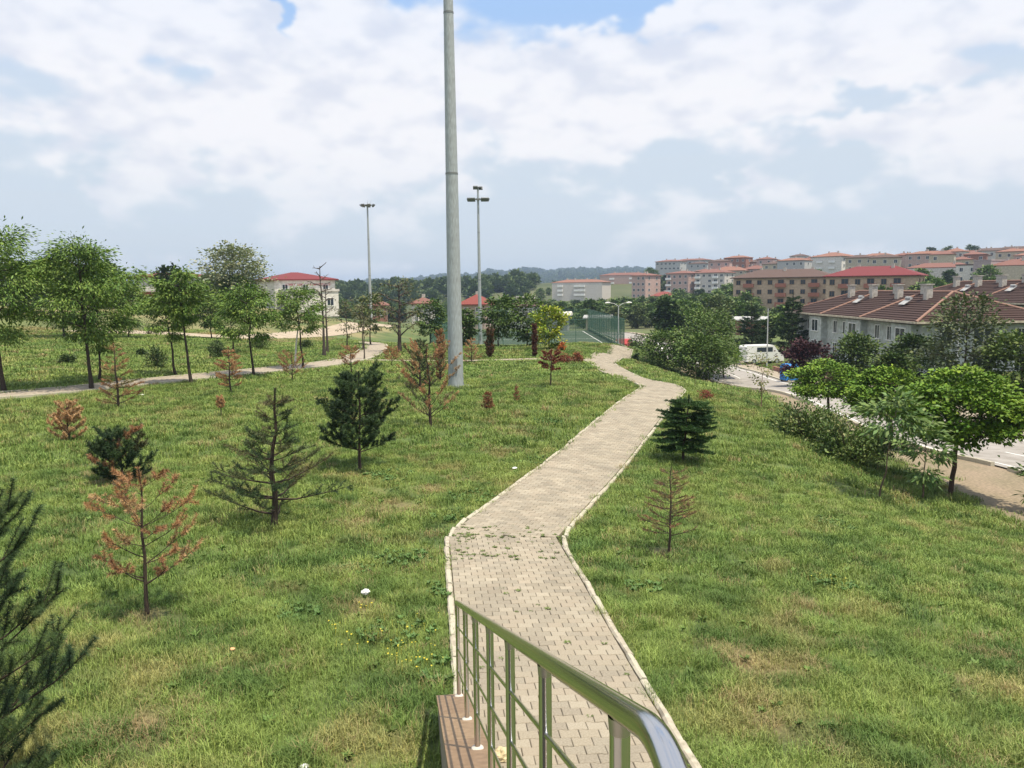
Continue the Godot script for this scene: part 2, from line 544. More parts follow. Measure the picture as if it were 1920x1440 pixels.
func build_path():
	var root = structure("path", ribbon(PATH, -PATH_W * 0.5, PATH_W * 0.5, 0.035, 6, 0.08), M.joint)
	var full = paver_mesh(0.2)
	var half = paver_mesh(0.1)
	var near = []
	var rest = []
	var rest_half = []
	rng.seed = 41
	for i in PATH.size() - 1:
		var a: Vector2 = PATH[i]
		var e: Vector2 = PATH[i + 1]
		var d = (e - a).normalized()
		var s = Vector2(-d.y, d.x)
		var l = a.distance_to(e)
		var row = int(-1.2 / 0.152)
		while row * 0.152 < l + 1.2:
			for q in 11:
				var odd = row % 2 != 0
				var u = -1.0 + q * 0.2 + (0.0 if odd else 0.1)
				var short = odd and (q == 0 or q == 10)
				if not odd and q == 10:
					continue
				if short:
					u = -0.95 if q == 0 else 0.95
				var p = a + d * row * 0.152 + s * u
				if on_stretch(p, i):
					var t = frame_at(p, d, 0.062 + rng.randf_range(-0.004, 0.003))
					t.basis = t.basis * Basis(Vector3.RIGHT, rng.randf_range(-0.02, 0.02)) * Basis(Vector3.UP, rng.randf_range(-0.012, 0.012)) * Basis(Vector3.BACK, rng.randf_range(-0.02, 0.02))
					var dist = Vector2(p.x, p.y).length()
					if dist > 6.95 and not short:
						near.append([dist, t])
					elif short:
						rest_half.append(t)
					else:
						rest.append(t)
			row += 1
	near.sort_custom(func(x, y): return x[0] < y[0])
	for i in near.size():
		if i < 300:
			var st = noise2.get_noise_2d(near[i][1].origin.x * 16.0, near[i][1].origin.z * 16.0) + rng.randf_range(-0.28, 0.28)
			part("paver", full, M.paver_e if st < -0.26 else M.paver_c if st < -0.05 else M.paver_a if st < 0.12 else M.paver_d if st < 0.27 else M.paver_b, root, near[i][1].origin, near[i][1].basis)
		else:
			rest.append(near[i][1])
	var tint = func(n, where):
		var c = []
		for i in n:
			var stain = clampf(1.0 + 0.26 * noise2.get_noise_2d(where[i].origin.x * 16.0, where[i].origin.z * 16.0), 0.82, 1.1)
			c.append(([Color(0.39, 0.342, 0.262), Color(0.428, 0.38, 0.296), Color(0.36, 0.32, 0.25), Color(0.402, 0.348, 0.268)][rng.randi() % 4]) * rng.randf_range(0.90, 1.06) * stain)
		return c
	copies("pavers", full, M.paver_any, rest, tint.call(rest.size(), rest), root)
	copies("half_pavers", half, M.paver_any, rest_half, tint.call(rest_half.size(), rest_half), root)
	# edging
	var kerbs = [kerb_mesh(0.7, 0.09, 0.04, 1), kerb_mesh(0.7, 0.09, 0.034, 2), kerb_mesh(0.7, 0.09, 0.045, 3)]
	for side in [-1.0, 1.0]:
		var edge = []
		for i in PATH.size():
			var d0 = (PATH[i] - PATH[maxi(i - 1, 0)]).normalized()
			var d1 = (PATH[mini(i + 1, PATH.size() - 1)] - PATH[i]).normalized()
			if i == 0: d0 = d1
			if i == PATH.size() - 1: d1 = d0
			var d = (d0 + d1).normalized()
			edge.append(PATH[i] + Vector2(-d.y, d.x) * side * (PATH_W * 0.5 + 0.035) / maxf(0.5, d.dot(d1)))
		var round_edge = [edge[0]]
		for i in range(1, edge.size() - 1):
			var e0 = (edge[i] - edge[i - 1]).normalized()
			var e1 = (edge[i + 1] - edge[i]).normalized()
			var reach = 1.1
			for q in 7:
				var f = q / 6.0
				round_edge.append((edge[i] - e0 * reach).lerp(edge[i], f).lerp(edge[i].lerp(edge[i] + e1 * reach, f), f))
		round_edge.append(edge[edge.size() - 1])
		for w in along(round_edge, 0.7):
			var p = w[0] + w[1] * 0.35
			if side < 0.0 and p.y > -8.0:
				continue
			var t = frame_at(p, w[1], 0.035 + rng.randf_range(-0.012, 0.012))
			part("kerb_stone", kerbs[rng.randi() % 3], [M.kerb, M.kerb_b][rng.randi() % 2], root, t.origin, t.basis * Basis(Vector3.UP, rng.randf_range(-0.03, 0.03)))

func build_ways():
	var sp = structure("side_path", ribbon(smooth(SIDE), -SIDE_W * 0.5, SIDE_W * 0.5, 0.06, 4, 0.1), M.paving_far)
	part("kerb", ribbon(smooth(SIDE), SIDE_W * 0.5, SIDE_W * 0.5 + 0.12, 0.10, 1, 0.1), M.kerb, sp)
	part("kerb", ribbon(smooth(SIDE), -SIDE_W * 0.5 - 0.12, -SIDE_W * 0.5, 0.10, 1, 0.1), M.kerb, sp)
	var link = [Vector2(-11.2, -59.4), Vector2(-2.3, -60.2), Vector2(6.4, -58.9)]
	structure("link_path", ribbon(link, -0.45, 0.45, 0.055, 2, 0.09), M.paving_far)
	structure("dirt_track", ribbon(smooth(TRACK), -2.2, 2.4, 0.05, 6), M.dirt)
	var rl = smooth(ROAD)
	var road = structure("road", ribbon(rl, -ROAD_W * 0.5, ROAD_W * 0.5, 0.06, 10), M.asphalt)
	part("edge_line", ribbon(rl, -ROAD_W * 0.5 + 0.45, -ROAD_W * 0.5 + 0.57, 0.066, 1), M.line, road)
	part("edge_line", ribbon(rl, ROAD_W * 0.5 - 0.57, ROAD_W * 0.5 - 0.45, 0.066, 1), M.line, road)
	for w in along(rl, 9.0):
		if w[0].y < -20.0 and w[0].y > -110.0:
			part("lane_dash", ribbon([w[0], w[0] + w[1] * 3.0], -0.06, 0.06, 0.067, 1), M.line, road)
	var kb = kerb_mesh(1.0, 0.16, 0.09, 8)
	for side in [-1.0, 1.0]:
		for w in along(rl, 1.0):
			if w[0].y > -22.0 or w[0].y < -96.0:
				continue
			var s = Vector2(-w[1].y, w[1].x)
			if side > 0.0 and w[0].y > -56.0:
				continue
			var p = w[0] + s * side * (ROAD_W * 0.5 + 0.08)
			var t = frame_at(p, w[1], 0.08 if side < 0.0 else 0.1)
			if side < 0.0 and (int(absf(w[0].y)) % 9 == 3 or w[0].y > -30.0 and int(absf(w[0].y)) % 3 == 0):
				continue
			part("kerb_stone", kb, M.kerb, road, t.origin, t.basis)
	structure("pavement", ribbon(rl, ROAD_W * 0.5 + 0.18, ROAD_W * 0.5 + 2.0, 0.15, 3, 0.12), M.paving_far)

# ---------- turf
func tuft_mesh(seed_, count, size, tall, wide):
	var g = RandomNumberGenerator.new()
	g.seed = seed_
	var b = Buf.new()
	for i in count:
		var p = Vector3(g.randf_range(-size, size), -0.01, g.randf_range(-size, size))
		var a = g.randf() * TAU
		var d = Vector3(cos(a), 0, sin(a))
		var s = Vector3(-d.z, 0, d.x) * wide * g.randf_range(0.6, 1.2)
		var hh = tall * g.randf_range(0.45, 1.15)
		var lean = g.randf_range(0.15, 0.95) * hh
		var m = p + Vector3.UP * hh * 0.62 + d * lean * 0.3
		var t = p + Vector3.UP * hh * g.randf_range(0.75, 1.0) + d * lean
		var tone = g.randf_range(0.62, 1.32)
		var warm = g.randf()
		b.col = Color(tone * (1.25 if warm > 0.85 else 1.0), tone, tone * (0.9 if warm > 0.85 else 1.0))
		b.quad(p - s, m - s * 0.8, m + s * 0.8, p + s)
		b.tri(m - s * 0.8, t, m + s * 0.8)
	return b.mesh()

func is_lawn(x, z) -> bool:
	var p = Vector2(x, z)
	if off_line(p, PATH) < PATH_W * 0.5 + 0.06 + 0.10 * noise2.get_noise_2d(x * 30.0, z * 30.0):
		return false
	if absf(x - 22.0) < 5.6:
		return false
	if z > -7.7 and absf(x - (-0.55 + (z + 7.76) * 0.123)) < 0.22:
		return false
	if z < -28.0:
		if off_line(p, SIDE) < SIDE_W * 0.5 + 0.2:
			return false
		if z < -57.0 and z > -62.0 and x > -11.5 and x < 6.8 and off_line(p, [Vector2(-11.2, -59.4), Vector2(-2.3, -60.2), Vector2(6.4, -58.9)]) < 0.5:
			return false
		if z < -78.0 and off_line(p, TRACK) < 2.6:
			return false
		if z < -94.0 and x > -13.0 and x < 14.5:
			return false
	return true

func build_turf():
	rng.seed = 77
	var m = leaf_mat(0.45)
	m.roughness = 0.6
	var tiers = [
		[5.2, 13.0, 62.0, tuft_mesh(1, 70, 0.16, 0.105, 0.0030), tuft_mesh(11, 66, 0.13, 0.155, 0.0034)],
		[13.0, 24.0, 30.0, tuft_mesh(2, 60, 0.20, 0.115, 0.0050), tuft_mesh(12, 54, 0.17, 0.165, 0.0054)],
		[24.0, 45.0, 12.0, tuft_mesh(3, 60, 0.30, 0.13, 0.0095), tuft_mesh(13, 54, 0.26, 0.21, 0.010)],
		[45.0, 96.0, 4.0, tuft_mesh(4, 60, 0.55, 0.15, 0.020), tuft_mesh(14, 54, 0.5, 0.22, 0.022)],
	]
	var root = Node3D.new()
	root.name = "grass"
	add_child(root, true)
	root.set_meta("kind", "stuff")
	tag(root, "uneven green and straw-coloured grass covering the whole slope", "grass")
	for t in tiers:
		var lists = [[], []]
		var cols = [[], []]
		var half = 0.80
		var count = int(half * (t[1] * t[1] - t[0] * t[0]) * t[2])
		for i in count:
			var r = sqrt(lerpf(t[0] * t[0], t[1] * t[1], rng.randf()))
			var a = rng.randf_range(-half, half)
			var x = sin(a) * r
			var z = -cos(a) * r
			if not is_lawn(x, z):
				continue
			var dry = dryness(x, z)
			if rng.randf() < dry * 0.5 or rng.randf() < verge(x, z) * 0.97:
				continue
			var long = 1 if noise2.get_noise_2d(x * 12.0 + 7.0, z * 12.0) + rng.randf_range(-0.25, 0.25) > 0.10 else 0
			var col = lawn_colour(x, z) * rng.randf_range(0.95, 1.65)
			if rng.randf() < 0.06 + dry * 0.9:
				col = col.lerp(Color(0.42, 0.31, 0.17), rng.randf_range(0.35, 0.85))
			if z < -80.0 and x < -20.0:
				col = col.lerp(Color(0.42, 0.36, 0.18), clampf(0.5 + 1.6 * noise.get_noise_2d(x * 1.7 + 11.0, z * 1.7), 0.0, 0.85))
			var sc = rng.randf_range(0.7, 1.25) * (1.0 - 0.5 * dry)
			var bas = Basis(Vector3.UP, rng.randf() * TAU).scaled(Vector3(1.0, sc, 1.0))
			lists[long].append(Transform3D(bas, ground(x, z)))
			cols[long].append(col)
		for q in 2:
			var o = copies("turf", t[3 + q], m, lists[q], cols[q], root)
	# broad-leaved weeds in the turf: darker rosettes
	var wl = []
	var wc = []
	var spots = [[-1.9, -13.6, 0.5], [-2.6, -12.9, 0.35], [-0.9, -18.3, 0.6], [-1.5, -10.2, 0.5], [-1.0, -12.0, 0.4], [2.0, -12.2, 0.3], [-3.0, -10.9, 0.35], [0.9, -22.4, 0.7], [-1.2, -16.6, 0.5], [-0.8, -9.0, 0.4], [-3.1, -20.2, 0.7], [3.8, -30.0, 0.9], [1.2, -28.5, 0.6], [-2.0, -29.5, 0.8], [5.3, -13.2, 0.4], [7.2, -18.0, 0.5]]
	for s in spots:
		for i in int(34 * s[2] / 0.4):
			var p = Vector2(s[0], s[1]) + Vector2.from_angle(rng.randf() * TAU) * s[2] * sqrt(rng.randf())
			if is_lawn(p.x, p.y):
				wl.append(Transform3D(Basis(Vector3.UP, rng.randf() * TAU).scaled(Vector3.ONE * rng.randf_range(0.35, 0.75)), ground(p.x, p.y, 0.05)))
				wc.append(Color(0.10, 0.18, 0.055) * rng.randf_range(0.8, 1.4))
	for i in 900:
		var r = sqrt(lerpf(30.0, 700.0, rng.randf()))
		var a = rng.randf_range(-0.75, 0.75)
		var p = Vector2(sin(a) * r, -cos(a) * r)
		if is_lawn(p.x, p.y):
			wl.append(Transform3D(Basis(Vector3.UP, rng.randf() * TAU).scaled(Vector3.ONE * rng.randf_range(0.4, 0.9)), ground(p.x, p.y, 0.02)))
			wc.append(Color(0.12, 0.19, 0.05) * rng.randf_range(0.7, 1.4))
	# weeds rooted in the joints where the path bends
	for i in 150:
		var p = Vector2(rng.randf_range(-1.15, 0.85), rng.randf_range(-15.9, -13.4))
		if i % 3 == 0:
			p = Vector2(rng.randf_range(-1.2, 0.9 if i % 2 else -0.1), [-15.12, -15.0, -13.75][i % 9 / 3] + rng.randf_range(-0.05, 0.05))
		elif rng.randf() < 0.35:
			p.x = -1.05 + rng.randf() * 0.25
		if rng.randf() < 0.12:
			p = Vector2(rng.randf_range(-0.5, 1.4), rng.randf_range(-12.0, -7.5))
		wl.append(Transform3D(Basis(Vector3.UP, rng.randf() * TAU).scaled(Vector3(1, 0.5, 1) * rng.randf_range(0.3, 0.65)), ground(p.x, p.y, 0.055)))
		wc.append(Color(0.13, 0.17, 0.055) * rng.randf_range(0.7, 1.2))
	var wb = Buf.new()
	var g = RandomNumberGenerator.new()
	g.seed = 5
	for i in 14:
		var a = g.randf() * TAU
		leaf(wb, Vector3.ZERO, (Vector3(cos(a), g.randf_range(0.15, 1.1), sin(a))).normalized(), g.randf_range(0.07, 0.14), g.randf_range(0.016, 0.03), g)
	copies("weeds", wb.mesh(), m, wl, wc, root)
	# small yellow flowers left of the handrail
	var fl = []
	var fc = []
	var fb = Buf.new()
	for i in 5:
		var a = TAU * i / 5.0
		var d = Vector3(cos(a), 0.25, sin(a))
		var s = Vector3(-sin(a), 0, cos(a)) * 0.006
		fb.quad(Vector3.ZERO, d * 0.009 - s, d * 0.016, d * 0.009 + s)
	fb.box(Vector3(0, -0.05, 0), Vector3(0.002, 0.1, 0.002))
	var heads = [[-1.7, -9.7, 0.5, 16], [-1.15, -9.35, 0.35, 22], [-2.3, -10.2, 0.15, 7], [-1.3, -10.3, 0.5, 9], [-2.05, -10.9, 0.1, 6], [5.2, -13.0, 0.35, 8], [-1.0, -8.9, 0.3, 7]]
	for s in heads:
		for i in s[3]:
			var p = Vector2(s[0], s[1]) + Vector2.from_angle(rng.randf() * TAU) * s[2] * sqrt(rng.randf())
			fl.append(Transform3D(Basis(Vector3.UP, rng.randf() * TAU).rotated(Vector3.RIGHT, rng.randf_range(-0.4, 0.4)).scaled(Vector3.ONE * rng.randf_range(0.6, 1.1)), ground(p.x, p.y, rng.randf_range(0.13, 0.2))))
			fc.append(Color(0.66, 0.55, 0.06) * rng.randf_range(0.85, 1.1))
	var fo = copies("wildflowers", fb.mesh(), m, fl, fc, self)
	tag(fo, "small yellow wildflowers scattered in the grass beside the handrail", "flowers")

# ---------- leaves, limbs and trees
func leaf(b: Buf, p: Vector3, d: Vector3, l: float, w: float, g):
	var s = d.cross(Vector3.UP)
	if s.length() < 0.05:
		s = Vector3.RIGHT
	s = s.normalized().rotated(d, g.randf_range(-0.9, 0.9)) * w
	var up = s.cross(d).normalized() * w * 0.35
	var m = p + d * l * 0.5
	var t = p + d * l
	var k = b.v.size()
	var n1 = (t - p).cross(m - s + up - p).normalized()
	var flip = n1.y < 0.0
	if flip: n1 = -n1
	b.v.append(p); b.v.append(m - s + up); b.v.append(t); b.v.append(m + s + up)
	for i in 4:
		b.n.append(n1); b.c.append(b.col)
	if flip:
		b.k.append(k); b.k.append(k + 2); b.k.append(k + 1); b.k.append(k); b.k.append(k + 3); b.k.append(k + 2)
	else:
		b.k.append(k); b.k.append(k + 1); b.k.append(k + 2); b.k.append(k); b.k.append(k + 2); b.k.append(k + 3)

func bend(a: Vector3, e: Vector3, sag: float, n: int, g, wob: float):
	var out = []
	for i in n + 1:
		var t = float(i) / n
		var p = a.lerp(e, t) + Vector3.UP * sag * 4.0 * t * (1.0 - t)
		if i > 0 and i < n:
			p += Vector3(g.randf_range(-wob, wob), g.randf_range(-wob, wob) * 0.5, g.randf_range(-wob, wob))
		out.append(p)
	return out

func radii(n, r0, r1):
	var o = []
	for i in n:
		o.append(lerpf(r0, r1, pow(float(i) / (n - 1), 0.8)))
	return o

func vary(c: Color, g, amount = 0.22) -> Color:
	var k = 1.0 + g.randf_range(-amount, amount)
	var w = g.randf_range(-0.12, 0.12)
	return Color(c.r * k * (1.0 + w), c.g * k, c.b * k * (1.0 - w))

# broadleaf tree: returns [trunk buffer, crown buffer]
func broadleaf(o: Dictionary):
	var g = RandomNumberGenerator.new()
	g.seed = o.seed
	var H: float = o.h
	var R: float = o.r
	var cb: float = o.get("clear", 0.38) * H
	var bark = Buf.new()
	bark.col = o.get("bark", Color(0.10, 0.08, 0.06))
	var lean = Vector3(o.get("lean", 0.0), 0, 0)
	var top = lean + Vector3(g.randf_range(-0.08, 0.08) * R, H * 0.9, g.randf_range(-0.08, 0.08) * R)
	var tr = o.get("trunk", H * 0.016)
	var spine = bend(Vector3(0, -0.15, 0), top, 0.0, 6, g, R * 0.05)
	var rr = radii(7, tr, tr * 0.2)
	rr[0] = tr * 1.35
	bark.tube(spine, rr, 7)
	var cc = Vector3(lean.x * 0.8, (cb + H) * 0.5, 0)
	var ry = (H - cb) * 0.5
	var clumps = []
	var limbs: int = o.get("limbs", 12)
	for i in limbs:
		var t = lerpf(cb / H * 0.92, 0.93, (i + g.randf()) / limbs)
		var p = spine[0].lerp(spine[6], clampf(t / 0.9, 0.0, 1.0)) if t < 0.9 else top
		var a = i * 2.4 + g.randf_range(-0.5, 0.5)
		var lift = g.randf_range(0.1, 0.75)
		var d = Vector3(cos(a), lift, sin(a)).normalized()
		# reach to the crown's edge
		var lo = 0.0
		var hi = R * 2.0
		for q in 12:
			var mid = (lo + hi) * 0.5
			var w = p + d * mid - cc
			if (w.x * w.x + w.z * w.z) / (R * R) + w.y * w.y / (ry * ry) < 1.0: lo = mid
			else: hi = mid
		var reach = maxf(lo, 0.25 * R) * g.randf_range(0.72, 1.02)
		var e = p + d * reach
		var lp = bend(p, e, g.randf_range(-0.03, 0.10) * reach, 4, g, reach * 0.05)
		bark.tube(lp, radii(5, tr * 0.42, tr * 0.08), 5)
		for q in 3:
			clumps.append(lp[4].lerp(lp[2], q * 0.45) + Vector3(g.randf_range(-1, 1), g.randf_range(-0.5, 0.7), g.randf_range(-1, 1)) * R * 0.12)
		for q in 2:
			var f = lp[2 + q]
			var a2 = a + g.randf_range(-1.3, 1.3)
			var e2 = f + Vector3(cos(a2), g.randf_range(0.0, 0.8), sin(a2)).normalized() * reach * g.randf_range(0.3, 0.5)
			bark.tube([f, f.lerp(e2, 0.5) + Vector3.UP * 0.02 * R, e2], [tr * 0.2, tr * 0.12, tr * 0.05], 4)
			clumps.append(e2)
	for i in o.get("extra", 10):
		var d = Vector3(g.randfn(), g.randfn(), g.randfn()).normalized() * pow(g.randf(), 0.4) * 0.92
		clumps.append(cc + Vector3(d.x * R, d.y * ry, d.z * R))
	var crown = Buf.new()
	var per: int = o.get("leaves", 2000) / maxi(1, clumps.size())
	var cr: float = o.get("clump", 0.28) * R
	var ll: float = o.get("leaf", 0.22)
	var lw: float = o.get("leafw", 0.4) * ll
	var droop: float = o.get("droop", 0.5)
	var tint: Color = o.col
	var tint2: Color = o.get("col2", tint * 1.25)
	for c in clumps:
		var base = tint.lerp(tint2, g.randf())
		var flat = g.randf_range(0.45, 0.8)
		for i in per:
			var q = Vector3(g.randfn() * 0.55, g.randfn() * 0.5 * flat, g.randfn() * 0.55)
			var p = c + q * cr
			var out = (p - cc)
			out.y *= 0.3
			var d = (out.normalized() * 0.8 + q * 0.7 + Vector3(g.randf_range(-0.6, 0.6), g.randf_range(-0.5, 0.6) - droop, g.randf_range(-0.6, 0.6))).normalized()
			crown.col = vary(base, g)
			leaf(crown, p, d, ll * g.randf_range(0.6, 1.3), lw * g.randf_range(0.7, 1.2), g)
	return [bark, crown]

func needles(b: Buf, p: Vector3, d: Vector3, l: float, n: int, nl: float, nw: float, g, col: Color, forward = 0.9):
	# a shoot from p along d of length l, bristling with needles
	var a = d.cross(Vector3.UP)
	if a.length() < 0.05: a = Vector3.RIGHT
	a = a.normalized()
	var c = a.cross(d)
	for i in n:
		var t = g.randf()
		var w = g.randf() * TAU
		var o = (a * cos(w) + c * sin(w))
		var nd = (o + d * forward * g.randf_range(0.5, 1.5)).normalized()
		var q = p + d * l * t
		var e = q + nd * nl * g.randf_range(0.7, 1.15) + Vector3.DOWN * nl * 0.08
		var s = nd.cross(Vector3(g.randf_range(-1, 1), g.randf_range(-1, 1), g.randf_range(-1, 1))).normalized() * nw
		b.col = vary(col, g, 0.25)
		b.tri(q - s, e, q + s)

# conifer with whorled boughs: returns [trunk buffer, needle buffer]
func conifer(o: Dictionary):
	var g = RandomNumberGenerator.new()
	g.seed = o.seed
	var H: float = o.h
	var R: float = o.r
	var bark = Buf.new()
	bark.col = o.get("bark", Color(0.085, 0.06, 0.045))
	var fol = Buf.new()
	var tr: float = o.get("trunk", 0.018 * H + 0.012)
	var lean: Vector3 = o.get("lean", Vector3(g.randf_range(-0.03, 0.03) * H, 0, g.randf_range(-0.03, 0.03) * H))
	var spine = bend(Vector3(0, -0.12, 0), Vector3(lean.x, H * 0.93, lean.z), 0.0, 7, g, o.get("wobble", 0.012) * H)
	bark.tube(spine, radii(8, tr, tr * 0.22), 7)
	var at = func(t): 
		var f = clampf(t, 0.0, 0.9999) * 7.0
		return spine[int(f)].lerp(spine[int(f) + 1], f - int(f))
	var t0: float = o.get("clear", 0.2)
	var whorls: int = o.get("whorls", 7)
	var per: int = o.get("per", 5)
	var rise: float = o.get("rise", 0.45)
	var shape: float = o.get("shape", 0.8)
	var fill: float = o.get("fill", 1.0)
	var nl: float = o.get("needle", 0.075)
	var nw: float = o.get("needlew", 0.0022)
	var cnt: int = o.get("count", 46)
	var cols = o.cols
	for i in whorls:
		var t = t0 + (0.96 - t0) * pow(float(i) / whorls, 0.92)
		var base = R * pow(1.0 - (t - t0) / (1.02 - t0), shape) * (1.0 if i > 0 else 0.85)
		for j in per:
			var tt = t + g.randf_range(-0.03, 0.03)
			var a = TAU * (j + g.randf_range(-0.3, 0.3)) / per + i * 1.1
			var l = maxf(0.10 * R, base * g.randf_range(0.62, 1.08))
			if g.randf() < o.get("gaps", 0.08):
				continue
			var up = rise + g.randf_range(-0.15, 0.2)
			var d = Vector3(cos(a), up, sin(a)).normalized()
			var p = at.call(tt)
			var e = p + d * l
			e.y += o.get("curl", 0.12) * l
			var lp = bend(p, e, -0.05 * l, 4, g, l * 0.025)
			bark.tube(lp, radii(5, tr * 0.36 * (1.1 - t), 0.003), 4)
			var col = cols[g.randi() % cols.size()]
			var bare: float = o.get("bare", 0.25)
			var shoots = int(ceil(o.get("shoots", 7.0) * l / R)) + 1
			for q in shoots:
				var f = lerpf(bare, 1.0, (q + g.randf()) / shoots)
				var k = clampf(f, 0.0, 0.999) * 4.0
				var sp = lp[int(k)].lerp(lp[mini(int(k) + 1, 4)], k - int(k))
				var side = -1.0 if q % 2 == 0 else 1.0
				var sd = (d + Vector3(-sin(a), 0, cos(a)) * side * g.randf_range(0.3, 1.0) + Vector3.UP * g.randf_range(0.0, o.get("perk", 0.5))).normalized()
				if o.get("tuft", 0.0) > 0.0:
					# pine habit: shoots turn up and stand like bottle brushes
					sd = (d * 0.55 + Vector3(-sin(a), 0, cos(a)) * side * g.randf_range(0.1, 0.9) + Vector3.UP * g.randf_range(0.1, 1.0) * o.tuft + Vector3(g.randf_range(-0.3, 0.3), g.randf_range(-0.2, 0.3), g.randf_range(-0.3, 0.3))).normalized()
				var sl = o.get("shoot", 0.20) * g.randf_range(0.7, 1.3) * (1.25 - 0.5 * f) * minf(1.0, R)
				if g.randf() > fill:
					bark.tube([sp, sp + sd * sl], [0.004, 0.002], 3)
					continue
				bark.tube([sp, sp + sd * sl], [0.0045, 0.0025], 3)
				needles(fol, sp + sd * sl * 0.15, sd, sl * 0.95, cnt, nl, nw, g, col, 0.55 if o.has("tuft") else 0.9)
			if g.randf() < fill:
				needles(fol, lp[3], (lp[4] - lp[3]).normalized(), l * 0.32, cnt, nl, nw, g, col)
	if o.get("leader", true):
		needles(fol, at.call(0.84), (spine[7] - spine[6]).normalized(), H * 0.16, int(cnt * 2.2), nl, nw, g, cols[0])
	return [bark, fol]

func plant(called, label, category, p: Vector3, made, turn = 0.0, group = "", names = ["trunk", "crown"], lm = null):
	var t = thing(called, label, category, p, turn, group)
	part(names[0], made[0].mesh(), M.bark, t)
	if made[1].v.size() > 0:
		part(names[1], made[1].mesh(), lm if lm else M.leaf, t)
	return t

func again(src, called, label, p: Vector3, turn, scale_, group = ""):
	var r = src.duplicate()
	r.name = numbered(called)
	add_child(r, true)
	r.position = p
	r.rotation.y = turn
	r.scale = Vector3.ONE * scale_ if scale_ is float else scale_
	r.set_meta("label", label)
	if group != "":
		r.set_meta("group", group)
	return r

# low rounded bush
func bush(o: Dictionary):
	var g = RandomNumberGenerator.new()
	g.seed = o.seed
	var bark = Buf.new()
	bark.col = Color(0.10, 0.075, 0.05)
	var fol = Buf.new()
	var R: float = o.r
	var H: float = o.h
	for i in o.get("stems", 9):
		var a = i * 2.4
		var e = Vector3(cos(a) * R * g.randf_range(0.3, 0.8), H * g.randf_range(0.55, 0.95), sin(a) * R * g.randf_range(0.3, 0.8))
		var lp = bend(Vector3(0, -0.08, 0), e, 0.06 * H, 4, g, 0.04 * R)
		bark.tube(lp, radii(5, 0.022 * H + 0.004, 0.004), 4)
	var clumps = []
	for i in o.get("clumps", 26):
		var d = Vector3(g.randfn(), absf(g.randfn()) * 0.9, g.randfn()).normalized() * pow(g.randf(), 0.35)
		clumps.append(Vector3(d.x * R * 0.85, 0.12 * H + d.y * H * 0.8, d.z * R * 0.85))
	var per = int(o.get("leaves", 1200) / clumps.size())
	for c in clumps:
		var base = o.cols[g.randi() % o.cols.size()]
		for i in per:
			var q = Vector3(g.randfn(), g.randfn() * 0.7, g.randfn()) * 0.2 * R
			var d = (c.normalized() * 0.6 + Vector3(g.randf_range(-1, 1), g.randf_range(-0.5, 1), g.randf_range(-1, 1))).normalized()
			fol.col = vary(base, g)
			var p = c + q
			p.y = maxf(p.y, 0.02)
			leaf(fol, p, d, o.get("leaf", 0.1) * g.randf_range(0.6, 1.3), o.get("leaf", 0.1) * o.get("leafw", 0.25), g)
	return [bark, fol]

# ---------- buildings
var wins := {}

func window_mesh(w, hh, fm, gm):
	var key = "%s %s %s %s" % [w, hh, fm.get_instance_id(), gm.get_instance_id()]
	if wins.has(key):
		return wins[key]
	var f = Buf.new()
	var t = 0.09
	f.box(Vector3(0, hh / 2 - t / 2, 0.03), Vector3(w, t, 0.08))
	f.box(Vector3(0, -hh / 2 + t / 2, 0.05), Vector3(w + 0.16, t, 0.14))
	f.box(Vector3(-w / 2 + t / 2, 0, 0.028), Vector3(t, hh - 2 * t, 0.08))
	f.box(Vector3(w / 2 - t / 2, 0, 0.028), Vector3(t, hh - 2 * t, 0.08))
	f.box(Vector3(0, 0, 0.026), Vector3(0.06, hh - 2 * t, 0.07))
	var g = Buf.new()
	g.box(Vector3(0, 0, 0.0), Vector3(w - 0.02, hh - 0.02, 0.05))
	var m = ArrayMesh.new()
	f.add_to(m)
	g.add_to(m)
	m.surface_set_material(0, fm)
	m.surface_set_material(1, gm)
	wins[key] = m
	return m

func hip_roof(w, d, hh, over, gable = false):
	var b = Buf.new()
	var W = w / 2 + over
	var D = d / 2 + over
	var rl = maxf(0.0, W - D) if not gable else W
	var ridge = [Vector3(-rl, hh, 0), Vector3(rl, hh, 0)]
	if D > W and not gable:
		rl = D - W
		ridge = [Vector3(0, hh, rl), Vector3(0, hh, -rl)]
	var A = Vector3(-W, 0, D)
	var B = Vector3(W, 0, D)
	var C = Vector3(W, 0, -D)
	var E = Vector3(-W, 0, -D)
	if D > W and not gable:
		b.tri(A, ridge[0], B)
		b.quad(B, ridge[0], ridge[1], C)
		b.tri(C, ridge[1], E)
		b.quad(E, ridge[1], ridge[0], A)
	else:
		b.quad(A, ridge[0], ridge[1], B)
		b.quad(C, ridge[1], ridge[0], E)
		b.tri(B, ridge[1], C)
		b.tri(E, ridge[0], A)
	var dn = Vector3.DOWN * 0.22
	b.quad(A, B, B + dn, A + dn)
	b.quad(B, C, C + dn, B + dn)
	b.quad(C, E, E + dn, C + dn)
	b.quad(E, A, A + dn, E + dn)
	b.quad(A + dn, B + dn, C + dn, E + dn)
	return b

